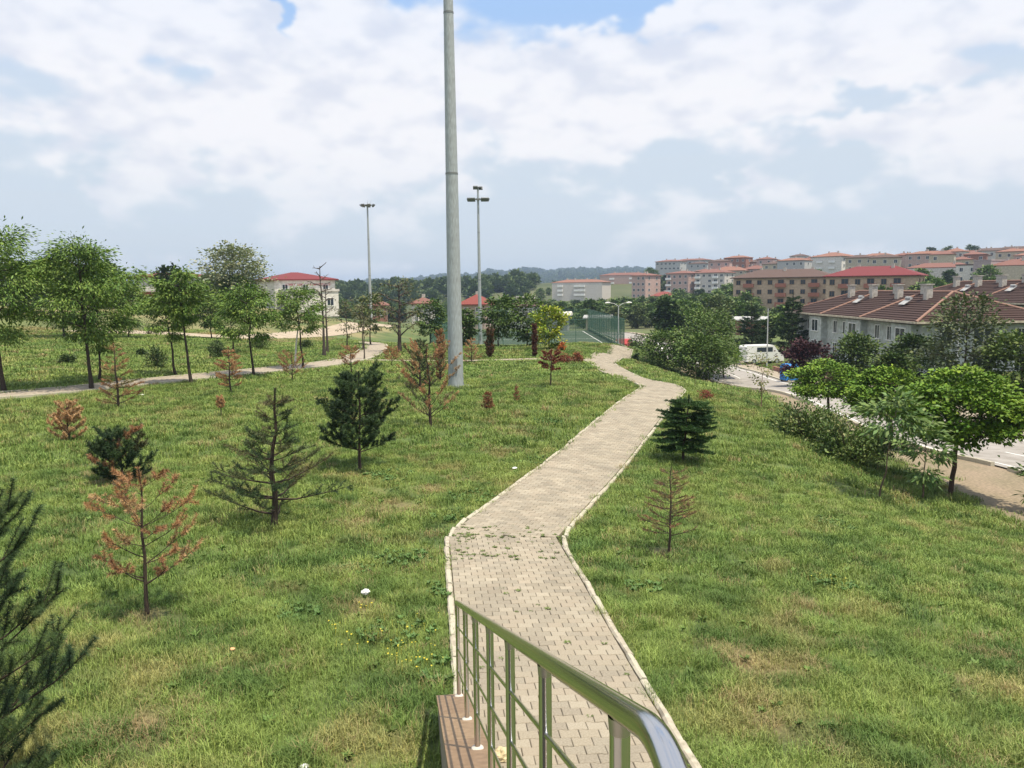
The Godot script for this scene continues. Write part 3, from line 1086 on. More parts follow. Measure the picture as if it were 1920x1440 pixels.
func building(called, label, category, x, z, y, yaw, w, dp, eh, o: Dictionary, group = ""):
	var y0 = minf(y, h(x, z)) - 0.4
	if o.get("ground", false):
		y0 = h(x, z) - 0.4
	var top = y + eh
	var t = thing(called, label, category, Vector3(x, y0, z), yaw, group)
	var H = top - y0
	var wl = Buf.new()
	wl.box(Vector3(0, H / 2, 0), Vector3(w, H, dp))
	part("wall", wl, o.wall, t)
	var rh = o.get("rise", minf(w, dp) * 0.22)
	if rh > 0.0:
		var rf = part("roof", hip_roof(w, dp, rh, o.get("over", 0.6), o.get("gable", false)), o.roof, t, Vector3(0, H + 0.2, 0))
		for i in o.get("chimneys", 2):
			var cb = Buf.new()
			var cx = (float(i) + 0.5) / o.get("chimneys", 2) - 0.5
			cb.box(Vector3(cx * w * 0.8, rh * 0.8, (0.3 if i % 2 else -0.2) * dp * 0.4), Vector3(0.7, 2.0, 0.6))
			part("chimney", cb, o.get("stack", M.plaster), rf)
	else:
		var pb = Buf.new()
		pb.box(Vector3(0, H + 0.2, 0), Vector3(w + 0.3, 0.4, dp + 0.3))
		part("parapet", pb, o.roof, t)
	var st: int = o.get("storeys", maxi(1, roundi(eh / 2.9)))
	var sh = eh / st
	var ww = o.get("win", 1.3)
	var wh = minf(1.45, sh * 0.5)
	var wm = window_mesh(ww, wh, o.get("frame", M.white), o.get("glass", M.glass))
	var g = RandomNumberGenerator.new()
	g.seed = int(x * 7.0) + 13
	var bal = o.get("balcony", [])
	for face in o.get("faces", ["front", "right"]):
		var fw = w if face == "front" else dp
		var cols = o.get("cols", maxi(1, int(fw / 3.1))) if face == "front" else o.get("endcols", maxi(1, int(fw / 5.0)))
		if o.get("blank_end", false) and face != "front":
			continue
		for s in st:
			var yy = H - eh + sh * (s + 0.54)
			for c in cols:
				var u = (float(c) + 0.5) / cols * fw - fw / 2
				var p = Vector3(u, yy, dp / 2)
				var bs = Basis()
				if face == "right":
					p = Vector3(w / 2, yy, -u)
					bs = Basis(Vector3.UP, PI / 2)
				elif face == "left":
					p = Vector3(-w / 2, yy, u)
					bs = Basis(Vector3.UP, -PI / 2)
				if face == "front" and c in bal:
					if s == 0 and o.get("no_low", true):
						part("window", wm, null, t, p, bs)
						continue
					var b = Buf.new()
					var bw = minf(fw / cols * 0.94, 3.4)
					b.box(Vector3(0, -sh * 0.5, 0.55), Vector3(bw, 0.16, 1.1))
					b.box(Vector3(0, -sh * 0.5 + 0.55, 1.06), Vector3(bw, 0.94, 0.08))
					b.box(Vector3(-bw / 2 + 0.04, -sh * 0.5 + 0.55, 0.52), Vector3(0.08, 0.94, 1.0))
					b.box(Vector3(bw / 2 - 0.04, -sh * 0.5 + 0.55, 0.52), Vector3(0.08, 0.94, 1.0))
					var bo = part("balcony", b, o.get("rail", M.white), t, p, bs)
					part("door", window_mesh(minf(2.0, bw * 0.6), sh * 0.74, o.get("frame", M.white), o.get("glass", M.glass)), null, bo, Vector3(0, -sh * 0.08, 0.0))
				elif g.randf() > o.get("skip", 0.06):
					part("window", wm, null, t, p, bs)
	for bd in o.get("bands", []):
		var bb = Buf.new()
		bb.box(Vector3(0, H - eh + bd[0], dp / 2 + 0.02), Vector3(w + 0.06, bd[1], 0.1))
		part("band", bb, bd[2], t)
	return t

func build_town():
	var W = M
	# apartment blocks beyond the tree belt
	building("apartment_block", "long white apartment block with orange roof standing alone left of the town", "building", 37.8, -444.4, -2.5, -0.47, 28.6, 13, 9.3, {"wall": W.wall_white, "roof": W.tile_orange, "storeys": 4, "cols": 9, "balcony": [1, 4, 5], "blank_end": true, "win": 1.7, "chimneys": 4, "rise": 1.5})
	building("apartment_block", "pinkish apartment block with red roof just behind the long white block", "building", 72.2, -521.1, 0.9, -0.52, 29.6, 13, 10.5, {"wall": W.wall_pink, "roof": W.tile_red, "storeys": 4, "cols": 9, "balcony": [2, 6], "blank_end": true, "win": 1.7, "chimneys": 3, "rise": 1.5})
	building("apartment_block", "narrow pink apartment tower right of the long white block", "building", 70.0, -428.9, -1.9, -0.86, 9.0, 12, 11.7, {"wall": W.wall_pink, "roof": W.tile_red, "storeys": 4, "cols": 3, "endcols": 2, "faces": ["front", "right"], "win": 1.5, "rise": 1.2})
	building("apartment_block", "second pink apartment block from the left, with a lit pink end wall", "building", 88.0, -420.8, -2.0, -0.82, 13.4, 12, 12.5, {"wall": W.wall_pink, "roof": W.tile_red, "storeys": 4, "cols": 4, "balcony": [0], "win": 1.5, "rise": 1.4})
	building("apartment_block", "pale apartment block with stacked balconies right of the two pink blocks", "building", 101.2, -411.2, -2.5, -0.68, 15.5, 12, 13.0, {"wall": W.wall_white, "roof": W.tile_red, "storeys": 5, "cols": 5, "balcony": [0, 3], "win": 1.5, "rise": 1.8})
	building("apartment_block", "grey apartment block on the skyline above the pink blocks", "building", 114.7, -594.6, 15.0, -0.57, 18.6, 12, 6.6, {"wall": W.wall_grey, "roof": W.tile_red, "storeys": 2, "cols": 6, "win": 1.8, "rise": 1.3})
	building("apartment_block", "grey and white apartment block on the skyline with a white end wall", "building", 134.3, -610.8, 15.5, -0.65, 26.3, 12, 7.2, {"wall": W.wall_grey, "roof": W.tile_red, "storeys": 2, "cols": 7, "blank_end": true, "win": 1.8, "rise": 1.3})
	building("house", "low house with a bright red hipped roof below the pink blocks", "house", 73.6, -397.2, -3.0, -0.36, 11.0, 8, 2.6, {"wall": W.wall_cream, "roof": W.tile_bright, "storeys": 1, "cols": 3, "rise": 2.0, "chimneys": 1})
	building("apartment_block", "beige apartment block with brown roof and brown balconies", "building", 78.9, -238.1, -4.3, -0.53, 26.8, 12, 10.6, {"wall": W.wall_beige, "roof": W.tile_brown, "storeys": 4, "cols": 9, "balcony": [1, 4, 7], "rail": W.rail_brown, "frame": W.frame_brown, "rise": 2.3, "chimneys": 3, "over": 0.8})
	building("apartment_block", "beige apartment block with a crimson hipped roof and red balconies", "building", 92.9, -211.4, -2.6, -0.59, 21.3, 12, 8.8, {"wall": W.wall_beige, "roof": W.tile_crimson, "storeys": 3, "cols": 7, "balcony": [1, 3, 5], "rail": W.rail_brown, "frame": W.frame_brown, "rise": 2.4, "chimneys": 2, "over": 0.8})
	building("town_house", "dull pink building with a red-brown roof right of the skyline blocks", "building", 132.5, -488.1, 10.2, -0.53, 27.0, 12, 7.1, {"wall": W.wall_pink, "roof": W.tile_brown, "storeys": 2, "cols": 8, "rise": 1.6})
	building("town_house", "brick-red building with aerials on the ridge of the hill", "building", 155.0, -502.4, 11.4, -0.56, 17.7, 12, 7.3, {"wall": W.wall_brick, "roof": W.tile_brown, "storeys": 2, "cols": 5, "rise": 1.5, "chimneys": 3})
	building("town_house", "grey-green flat-fronted building left of the large orange roof", "building", 158.6, -459.2, 9.7, -0.59, 14.2, 12, 7.2, {"wall": W.wall_green, "roof": W.tile_brown, "storeys": 2, "cols": 4, "rise": 1.3})
	building("town_house", "small cream building squeezed left of the large orange roof", "building", 171.6, -474.6, 11.9, -0.70, 8.4, 10, 6.3, {"wall": W.wall_cream, "roof": W.tile_red, "storeys": 2, "cols": 2, "rise": 1.6})
	building("town_house", "large white building under a bright orange roof, highest in mid town", "building", 165.2, -425.1, 8.8, -0.89, 17.0, 15, 9.3, {"wall": W.wall_bright, "roof": W.tile_orange, "storeys": 3, "cols": 5, "endcols": 4, "balcony": [1, 3], "rise": 2.2, "over": 0.9})
	building("town_house", "low terracotta-roofed house above the beige block's left end", "house", 117.8, -444.5, 7.5, -0.52, 16.8, 10, 4.5, {"wall": W.wall_cream, "roof": W.tile_orange, "storeys": 2, "cols": 5, "rise": 2.2})
	building("town_house", "terracotta-roofed house directly above the beige block's ridge", "house", 131.8, -445.9, 7.9, -0.46, 11.9, 10, 4.8, {"wall": W.wall_pink, "roof": W.tile_red, "storeys": 2, "cols": 4, "rise": 2.0})
	building("town_house", "long white two-storey house with a red roof right of the crimson roof", "house", 159.1, -306.6, 4.4, -0.62, 21.4, 11, 5.4, {"wall": W.wall_white, "roof": W.tile_red, "storeys": 2, "cols": 7, "rise": 1.7})
	building("town_house", "bright white tall house beside the long white two-storey house", "house", 162.9, -292.2, 3.9, -0.94, 7.5, 10, 6.4, {"wall": W.wall_bright, "roof": W.tile_brown, "storeys": 2, "cols": 2, "rise": 0.0})
	building("town_house", "windowless mauve building between the white houses and the cream house", "building", 164.1, -283.1, 4.2, -1.05, 6.0, 12, 7.3, {"wall": W.wall_mauve, "roof": W.wall_mauve, "storeys": 2, "cols": 1, "blank_end": true, "skip": 0.9, "rise": 0.0})
	building("town_house", "cream house with a red roof at the picture's right edge", "house", 168.9, -278.2, 4.5, -0.72, 12.2, 11, 5.2, {"wall": W.wall_cream, "roof": W.tile_red, "storeys": 2, "cols": 4, "rise": 2.0})
	building("town_house", "small house with a bright orange roof on the hilltop", "house", 238.5, -445.0, 17.0, -0.75, 9.7, 10, 3.6, {"wall": W.wall_white, "roof": W.tile_orange, "storeys": 1, "cols": 3, "rise": 2.0, "chimneys": 1})
	var hill = [[229.9, -471.4, 15.3, -0.63, 17.2, "long brown-roofed hilltop house left of the small orange roof"], [224.6, -440.5, 15.1, -0.65, 17.7, "hilltop house just below and left of the small orange roof"], [284.2, -487.7, 18.2, -0.61, 24.0, "long brown-roofed hilltop house right of the small orange roof"], [228.7, -494.1, 14.8, -0.61, 15.1, "brown-roofed hilltop house farthest left in the upper row"], [284.4, -464.3, 18.0, -0.64, 22.0, "brown-roofed hilltop house cut by the picture's right edge"], [255.0, -458.2, 15.8, -0.72, 15.3, "hilltop house just below and right of the small orange roof"]]
	for i in hill.size():
		var a = hill[i]
		building("hilltop_house", a[5], "house", a[0], a[1], a[2], a[3], a[4], 9, 4.6, {"wall": [W.wall_cream, W.wall_pink, W.wall_white][i % 3], "roof": [W.tile_brown, W.tile_red][i % 2], "storeys": 1, "rise": 1.3, "win": 1.5}, "houses along the hilltop")
	# more roofs on the slope, half hidden by the ones in front
	var slope = [[110.0, -470.0, 6.0, "cream"], [143.0, -470.0, 9.0, "pink"], [147.0, -440.0, 7.6, "white"], [185.0, -455.0, 11.0, "cream"], [196.0, -400.0, 9.6, "white"], [205.0, -430.0, 12.0, "pink"], [190.0, -350.0, 7.4, "cream"], [208.0, -372.0, 9.6, "white"], [222.0, -352.0, 9.0, "pink"], [236.0, -390.0, 12.4, "cream"], [118.0, -520.0, 11.5, "grey"], [212.0, -330.0, 7.6, "white"], [196.0, -318.0, 5.6, "cream"], [115, -456, 10.8, "pink"], [132, -482, 13.6, "brick"], [143, -464, 12.1, "pink"], [132, -414, 8.1, "cream"], [139, -407, 9.5, "grey"], [176, -468, 12.7, "pink"], [155, -369, 9.3, "cream"], [174, -393, 10.8, "white"], [188, -398, 11.0, "pink"], [150, -333, 8.1, "cream"], [179, -358, 10.2, "pink"], [175, -337, 9.2, "cream"], [235, -407, 13.0, "white"], [223, -367, 11.1, "cream"], [200, -358, 9.7, "brick"], [184, -529, 15.7, "white"]]
	for i in slope.size():
		var a = slope[i]
		building("town_house", "small %s-roofed %s house on the %s town slope, %s" % [["red", "brown", "orange"][i % 3], a[3], "lower" if a[2] < 8.0 else "middle" if a[2] < 12.0 else "upper", ["above the pink blocks", "above the pale balcony block", "above the beige block", "above the crimson roof", "beside the long white house", "at the right end of town"][clampi(int((rad_to_deg(atan2(a[0], -a[1])) - 9.0) / 25.0 * 6.0), 0, 5)]], "house", a[0], a[1], a[2], -0.6 + 0.2 * sin(i * 2.1), 9.0 + (i % 3) * 2.5, 8, 6.4, {"wall": W["wall_" + a[3]], "roof": [W.tile_red, W.tile_brown, W.tile_orange][i % 3], "storeys": 2, "rise": 1.2, "over": 0.35, "chimneys": 1}, "%s houses on the town slope" % a[3])
	# the public building on the left
	var L = building("public_building", "cream public building with a crimson hipped roof and red lettering", "building", -39.2, -150.7, 0.2, 0.62, 11.2, 10, 6.0, {"wall": W.wall_bright, "roof": W.tile_crimson, "storeys": 2, "cols": 3, "faces": ["front", "right"], "skip": 0.35, "win": 1.1, "rise": 1.3, "chimneys": 0, "over": 0.5, "stack": W.plaster})
	var lg = RandomNumberGenerator.new()
	lg.seed = 9
	var Hh = 6.0 + 0.2 - (minf(0.2, h(-39.2, -150.7)) - 0.4)
	var sign_b = Buf.new()
	var u = -3.6
	while u < 4.6:
		# red characters too small to read, each a cluster of strokes
		var cw = lg.randf_range(0.16, 0.26)
		sign_b.box(Vector3(u, 0, 0), Vector3(0.05, 0.34, 0.05))
		if lg.randf() < 0.7: sign_b.box(Vector3(u + cw, 0, 0), Vector3(0.05, 0.34, 0.05))
		sign_b.box(Vector3(u + cw * 0.5, [0.14, 0.0, -0.14][lg.randi() % 3], 0), Vector3(cw - 0.06, 0.05, 0.05))
		u += cw + (0.34 if lg.randf() < 0.16 else 0.09)
	part("lettering", sign_b, W.red_paint, L, Vector3(0, Hh - 0.75, 5.04))
	building("annex", "low white annex with a flat roof in front of the cream public building", "building", -35.2, -144.6, 0.3, 0.62, 9.4, 3.5, 3.9, {"wall": W.wall_bright, "roof": W.wall_white, "storeys": 1, "cols": 3, "skip": 0.5, "rise": 0.0, "faces": ["front"], "rail": W.rail_brown})
	building("school_building", "white building with a dark red roof behind the trees on the left", "building", -66.8, -163.9, 3.6, 0.46, 13.4, 10, 3.7, {"wall": W.wall_white, "roof": W.tile_maroon, "storeys": 1, "cols": 4, "rise": 0.8, "chimneys": 0, "bands": [[0.5, 0.9, W.tile_maroon]]})
	# houses in the hollow
	building("house", "red-roofed villa with pink walls beside the right floodlight mast", "house", -6.9, -168.0, -2.6, -0.31, 5.0, 6.0, 3.7, {"wall": W.wall_pink, "roof": W.tile_bright, "storeys": 2, "cols": 2, "rise": 1.9, "chimneys": 1, "win": 0.9})
	building("house", "tiny red-roofed house right of the left floodlight mast", "house", -30.5, -191.1, -2.6, 0.07, 3.4, 6, 3.3, {"wall": W.wall_brick, "roof": W.tile_red, "storeys": 1, "cols": 2, "rise": 1.2, "chimneys": 1, "win": 0.8})
	building("house", "white house with a red roof left of the tall grey pole", "house", -20.4, -192.4, -3.6, -0.07, 4.4, 6, 4.6, {"wall": W.wall_white, "roof": W.tile_red, "storeys": 2, "cols": 2, "rise": 1.3, "chimneys": 1, "win": 0.8})
	building("house", "house with three white chimneys rising above the trees by the court", "house", 3.1, -183.9, -2.6, -0.19, 6.6, 7, 2.9, {"wall": W.wall_grey, "roof": W.tile_brown, "storeys": 1, "cols": 2, "rise": 1.3, "chimneys": 3, "stack": W.wall_bright})
	building("shed", "small shed with a white sheet roof behind the sports court", "shed", 8.7, -146.0, -3.2, -0.15, 2.9, 3.5, 2.7, {"wall": W.wall_grey, "roof": W.wall_bright, "storeys": 1, "cols": 1, "rise": 0.5, "gable": true, "chimneys": 0, "win": 0.7, "faces": ["front"]})
	var huts = [[19.0, -180.0, "low hut with a pale sheet roof in the trees beyond the street"], [36.0, -190.0, "hut with a light roof halfway up the tree belt"], [44.0, -152.0, "dark-walled hut with a pale slab roof left of the conifers"]]
	for i in 3:
		building("hut", huts[i][2], "hut", huts[i][0], huts[i][1], h(huts[i][0], huts[i][1]), -0.2, 5.0, 4.0, 2.7, {"wall": [W.wall_cream, W.wall_white, W.wall_brick][i], "roof": W.wall_grey, "storeys": 1, "cols": 2, "rise": 0.5, "gable": true, "chimneys": 0, "win": 0.7, "ground": true}, "huts in the tree belt")
	row_houses()

func row_houses():
	terrace("long pale blue terrace with a brown tiled roof parallel to the street", 36.4, -73.0, 32.0, 11.0, -4.2, 5.0, 3)
	terrace("second brown-roofed terrace behind the long pale blue one", 58.0, -92.0, 30.0, 11.0, -3.2, 5.0, 3)

func terrace(label, x0, z0, L, D, base, eh, units):
	# two-storey houses in a row, front towards the street (-x), end wall towards the park
	var yaw = -PI / 2   # local +z looks along -x
	var t = thing("terrace", label, "house", Vector3(x0 + D / 2, base - 0.6, z0 - L / 2), yaw, "terraces across the street")
	var H = eh + 0.6
	var u = L / units
	var fm = window_mesh(1.1, 1.45, M.white, M.glass)
	var wide = window_mesh(2.0, 1.45, M.white, M.glass)
	var b = Buf.new()
	b.box(Vector3(0, H / 2, 0), Vector3(L, H, D))
	part("wall", b, M.wall_blue, t)
	var sb = Buf.new()
	sb.box(Vector3(0, H * 0.52, 0), Vector3(L + 0.12, 0.28, D + 0.12))
	part("string_course", sb, M.wall_grey, t)
	for i in units:
		# projecting bay of each house
		var bx = (i + 0.5) * u - L / 2
		var bay = Buf.new()
		bay.box(Vector3(bx + u * 0.26, (H - 0.1) / 2, D / 2 + 0.35), Vector3(u * 0.36, H - 0.1, 0.7))
		var bo = part("bay", bay, M.wall_blue, t)
		for st in 2:
			part("window", wide, null, bo, Vector3(bx + u * 0.26, 0.6 + 1.4 + st * 2.45, D / 2 + 0.7))
			for c in 2:
				part("window", fm, null, t, Vector3(bx - u * 0.33 + c * u * 0.25, 0.6 + 1.4 + st * 2.45, D / 2))
	for st in 2:
		for c in 3:
			part("window", wide if c == 1 else fm, null, t, Vector3(L / 2, 0.6 + 1.4 + st * 2.45, (c - 1) * 3.3), Basis(Vector3.UP, PI / 2))
	var over = 1.1
	var rise = 2.5
	var rf = part("roof", hip_roof(L, D, rise, over), M.tile_row, t, Vector3(0, H + 0.2, 0))
	var W2 = L / 2 + over
	var D2 = D / 2 + over
	var rl = W2 - D2
	var lines = [[Vector3(-W2, 0, D2), Vector3(-rl, rise, 0)], [Vector3(W2, 0, D2), Vector3(rl, rise, 0)], [Vector3(W2, 0, -D2), Vector3(rl, rise, 0)], [Vector3(-rl, rise, 0), Vector3(rl, rise, 0)]]
	for i in range(1, units):
		var xx = i * u - L / 2
		lines.append([Vector3(xx, 0, D2), Vector3(xx, rise, 0)])
	for e in lines:
		var rb = Buf.new()
		rb.tube([e[0] + Vector3.UP * 0.03, e[1] + Vector3.UP * 0.03], [0.13, 0.13], 6, true)
		part("ridge_tile_row", rb, M.ridge, rf)
	# courses of tiles as low steps
	for k in 14:
		var f = (k + 0.5) / 14.0
		var cb = Buf.new()
		var zz = D2 * (1.0 - f)
		cb.box(Vector3(0, rise * f + 0.035, zz), Vector3(2.0 * lerpf(W2, rl, f) - 0.1, 0.05, 0.10), Basis(Vector3.RIGHT, atan2(rise, D2)))
		cb.box(Vector3(lerpf(W2, rl, f), rise * f + 0.035, 0), Vector3(0.10, 0.05, 2.0 * zz - 0.1), Basis(Vector3.BACK, -atan2(rise, D2)))
		part("tile_course", cb, M.tile_row, rf)
	var gb = Buf.new()
	gb.box(Vector3(0, -0.06, D2 + 0.05), Vector3(L + 2.0 * over, 0.18, 0.12))
	gb.box(Vector3(W2 + 0.05, -0.06, 0), Vector3(0.12, 0.18, D + 2.0 * over))
	part("gutter", gb, M.wall_cream, rf)
	for i in units * 2 + 1:
		var cx = (i + 0.5) / (units * 2 + 1) * (2.0 * rl) - rl
		var ch = Buf.new()
		var cz = 1.6 if i % 2 == 0 else 0.4
		ch.box(Vector3(cx, 2.0, cz), Vector3(0.7, 2.4, 0.6))
		ch.box(Vector3(cx, 3.26, cz), Vector3(0.9, 0.12, 0.8))
		part("chimney", ch, M.plaster, rf)
	for xx in [rl * 0.75, -rl * 0.3]:
		var so = Buf.new()
		so.box(Vector3(xx, 1.55, D2 * 0.5), Vector3(1.2, 0.05, 0.8), Basis(Vector3.RIGHT, 0.6))
		so.tube([Vector3(xx - 0.5, 1.95, D2 * 0.44), Vector3(xx + 0.5, 1.95, D2 * 0.44)], [0.15, 0.15], 9, true)
		part("water_heater", so, M.wall_grey, rf)

# ---------- masts, lamps, rail, court, vehicles, litter
func lathe(prof, sides, b: Buf, ctr = Vector3.ZERO):
	for i in prof.size() - 1:
		for j in sides:
			var a0 = TAU * j / sides
			var a1 = TAU * (j + 1) / sides
			var p = func(q, a): return ctr + Vector3(cos(a) * prof[q].x, prof[q].y, sin(a) * prof[q].x)
			b.quad(p.call(i, a0), p.call(i + 1, a0), p.call(i + 1, a1), p.call(i, a1))

func flood(b: Buf, p: Vector3, out: Vector3, s):
	# a floodlight housing tilted to the ground
	var z = (out + Vector3.DOWN * 0.9).normalized()
	var x = Vector3.UP.cross(out).normalized()
	var y = z.cross(x)
	b.box(p + out * 0.25 * s, Vector3(0.62, 0.5, 0.16) * s, Basis(x, y, z))
	b.box(p + out * 0.25 * s - z * 0.14 * s, Vector3(0.4, 0.3, 0.14) * s, Basis(x, y, z))

func mast(label, p: Vector3, H, r0, r1, style):
	var t = thing("floodlight_mast", label, "floodlight", p, 0.0, "floodlight masts round the court")
	var pole = Buf.new()
	var pts = []
	var rr = []
	for i in 9:
		pts.append(Vector3(0, -0.2 + (H + 0.2) * i / 8.0, 0))
		rr.append(lerpf(r0, r1, i / 8.0))
	pole.tube(pts, rr, 20, true)
	part("pole", pole, M.galvanised, t)
	var fl = Buf.new()
	fl.box(Vector3(0, 0.03, 0), Vector3(r0 * 3.4, 0.06, r0 * 3.4))
	for a in 8:
		var w = TAU * a / 8.0
		fl.tube([Vector3(cos(w) * r0 * 1.35, 0, sin(w) * r0 * 1.35), Vector3(cos(w) * r0 * 1.35, 0.14, sin(w) * r0 * 1.35)], [0.025, 0.025], 6, true)
	part("base_plate", fl, M.galvanised_dark, t)
	var ft = Buf.new()
	ft.box(Vector3(0, -0.12, 0), Vector3(r0 * 4.6, 0.26, r0 * 4.6))
	part("footing", ft, M.plaster, t)
	for k in [0.42, 0.72]:
		var y = H * k
		var rad = lerpf(r0, r1, k)
		var col = Buf.new()
		col.tube([Vector3(0, y - 0.04, 0), Vector3(0, y + 0.04, 0)], [rad + 0.012, rad + 0.008], 20)
		part("joint_collar", col, M.galvanised_dark, t)
	var hd = Buf.new()
	hd.box(Vector3(0, 1.1, r0 + 0.01), Vector3(0.22, 0.7, 0.04))
	part("hatch", hd, M.galvanised_dark, t)
	if style == 0:
		return t
	var head = Buf.new()
	var lamps = []
	if style == 1:
		lathe([Vector2(0.1, H - 0.3), Vector2(0.85, H - 0.05), Vector2(0.85, H + 0.05), Vector2(0.1, H + 0.05)], 14, head)
		for a in 7:
			var w = TAU * a / 7.0 + 0.3
			lamps.append([Vector3(cos(w) * 0.95, H - 0.1, sin(w) * 0.95), Vector3(cos(w), 0, sin(w))])
		head.tube([Vector3(0, H, 0), Vector3(0.05, H + 0.8, 0)], [0.03, 0.015], 5)
		head.tube([Vector3(0.3, H, 0), Vector3(0.75, H + 0.9, 0)], [0.02, 0.01], 5)
	else:
		var y = H * 0.925
		head.box(Vector3(0, y, 0), Vector3(2.3, 0.14, 0.14))
		head.box(Vector3(0, y, 0), Vector3(0.6, 0.2, 0.6))
		for sx_ in [-1.0, -0.62, 0.62, 1.0]:
			lamps.append([Vector3(sx_ * 1.02, y - 0.05, 0.12), Vector3(0.15 * sx_, 0, 1).normalized()])
			lamps.append([Vector3(sx_ * 1.02, y - 0.05, -0.12), Vector3(0.4 * sx_, 0, -1).normalized()])
		head.box(Vector3(0, H - 0.02, 0), Vector3(1.0, 0.1, 0.4))
		lamps.append([Vector3(-0.3, H - 0.1, 0.1), Vector3(0, 0, 1)])
		lamps.append([Vector3(0.3, H - 0.1, -0.1), Vector3(0, 0, -1)])
	part("head_frame", head, M.galvanised_dark, t)
	for l in lamps:
		var lb = Buf.new()
		flood(lb, l[0], l[1], 0.95)
		part("floodlight", lb, M.lamp_case, t)
	return t

func street_lamp(label, p: Vector3, H, arms, turn):
	var t = thing("street_lamp", label, "street lamp", p, turn, "street lamps")
	var b = Buf.new()
	b.tube([Vector3(0, -0.2, 0), Vector3(0, H * 0.5, 0), Vector3(0, H, 0)], [0.085, 0.065, 0.045], 8, true)
	part("pole", b, M.lamp_grey, t)
	var f = Buf.new()
	f.box(Vector3(0, 0.02, 0), Vector3(0.34, 0.05, 0.34))
	part("base_plate", f, M.galvanised_dark, t)
	for s in arms:
		var a = Buf.new()
		a.tube([Vector3(0, H - 0.05, 0), Vector3(s * 0.5, H + 0.28, 0), Vector3(s * 1.0, H + 0.36, 0)], [0.035, 0.03, 0.028], 6, true)
		part("arm", a, M.lamp_grey, t)
		var l = Buf.new()
		l.tube([Vector3(s * 0.95, H + 0.37, 0), Vector3(s * 1.2, H + 0.39, 0), Vector3(s * 1.55, H + 0.36, 0)], [0.05, 0.11, 0.06], 8, true)
		part("lamp_head", l, M.white, t)
	return t

func handrail():
	var A = Vector3(-0.564, 1.347, -7.76)
	var B = Vector3(0.233, 3.672, -1.274)
	var down = Vector3.DOWN
	var t = thing("handrail", "stainless steel handrail with seven posts running down beside the path", "railing", Vector3(-0.55, 0.35, -7.7))
	var o = t.position
	var dirv = (B - A).normalized()
	var rail = Buf.new()
	var level = Vector3(0.02, 0.0, 1.0).normalized()
	var curve = [A - dirv * 0.02]
	for i in 7:
		curve.append(A.lerp(B - dirv * 0.10, (i + 0.5) / 7.0))
	for i in 7:
		var s = i / 6.0
		var p = (B - dirv * 0.09).lerp(B, s).lerp(B.lerp(B + level * 0.09, s), s)
		curve.append(p)
	curve.append(B + level * 0.6)
	curve.append(B + level * 1.9)
	var pts = []
	var rr = []
	for p in curve:
		pts.append(p - o); rr.append(0.0255)
	rail.tube(pts, rr, 28, true)
	part("top_rail", rail, M.steel, t)
	var ts = [0.0, 0.198, 0.371, 0.535, 0.679, 0.822, 0.962]
	for i in ts.size():
		var p = A.lerp(B, ts[i]) - o + down * 0.02
		var b = Buf.new()
		b.tube([p + down * 0.98, p + down * 0.5, p], [0.0205, 0.0205, 0.0205], 20)
		var po = part("post", b, M.steel, t)
		var f = Buf.new()
		lathe([Vector2(0.045, 0.0), Vector2(0.042, 0.01), Vector2(0.032, 0.018), Vector2(0.021, 0.024)], 14, f, p + down * 0.945)
		part("foot_ring", f, M.mortar, po)
		var c = Buf.new()
		c.tube([p + down * 0.03, p + Vector3.UP * 0.005], [0.021, 0.024], 18)
		part("weld_collar", c, M.steel_dull, po)
	for hh in [0.245, 0.475, 0.71]:
		for i in ts.size() - 1:
			var p = A.lerp(B, ts[i]) - o + down * hh
			var q = A.lerp(B, ts[i + 1]) - o + down * hh
			var b = Buf.new()
			b.tube([p, q], [0.0088, 0.0088], 10)
			part("cross_bar", b, M.steel, t)
	for z in [0.35, 1.5]:
		var p = B + level * z - o
		var b = Buf.new()
		b.tube([p + down * 0.9, p], [0.0205, 0.0205], 14)
		part("post", b, M.steel, t)

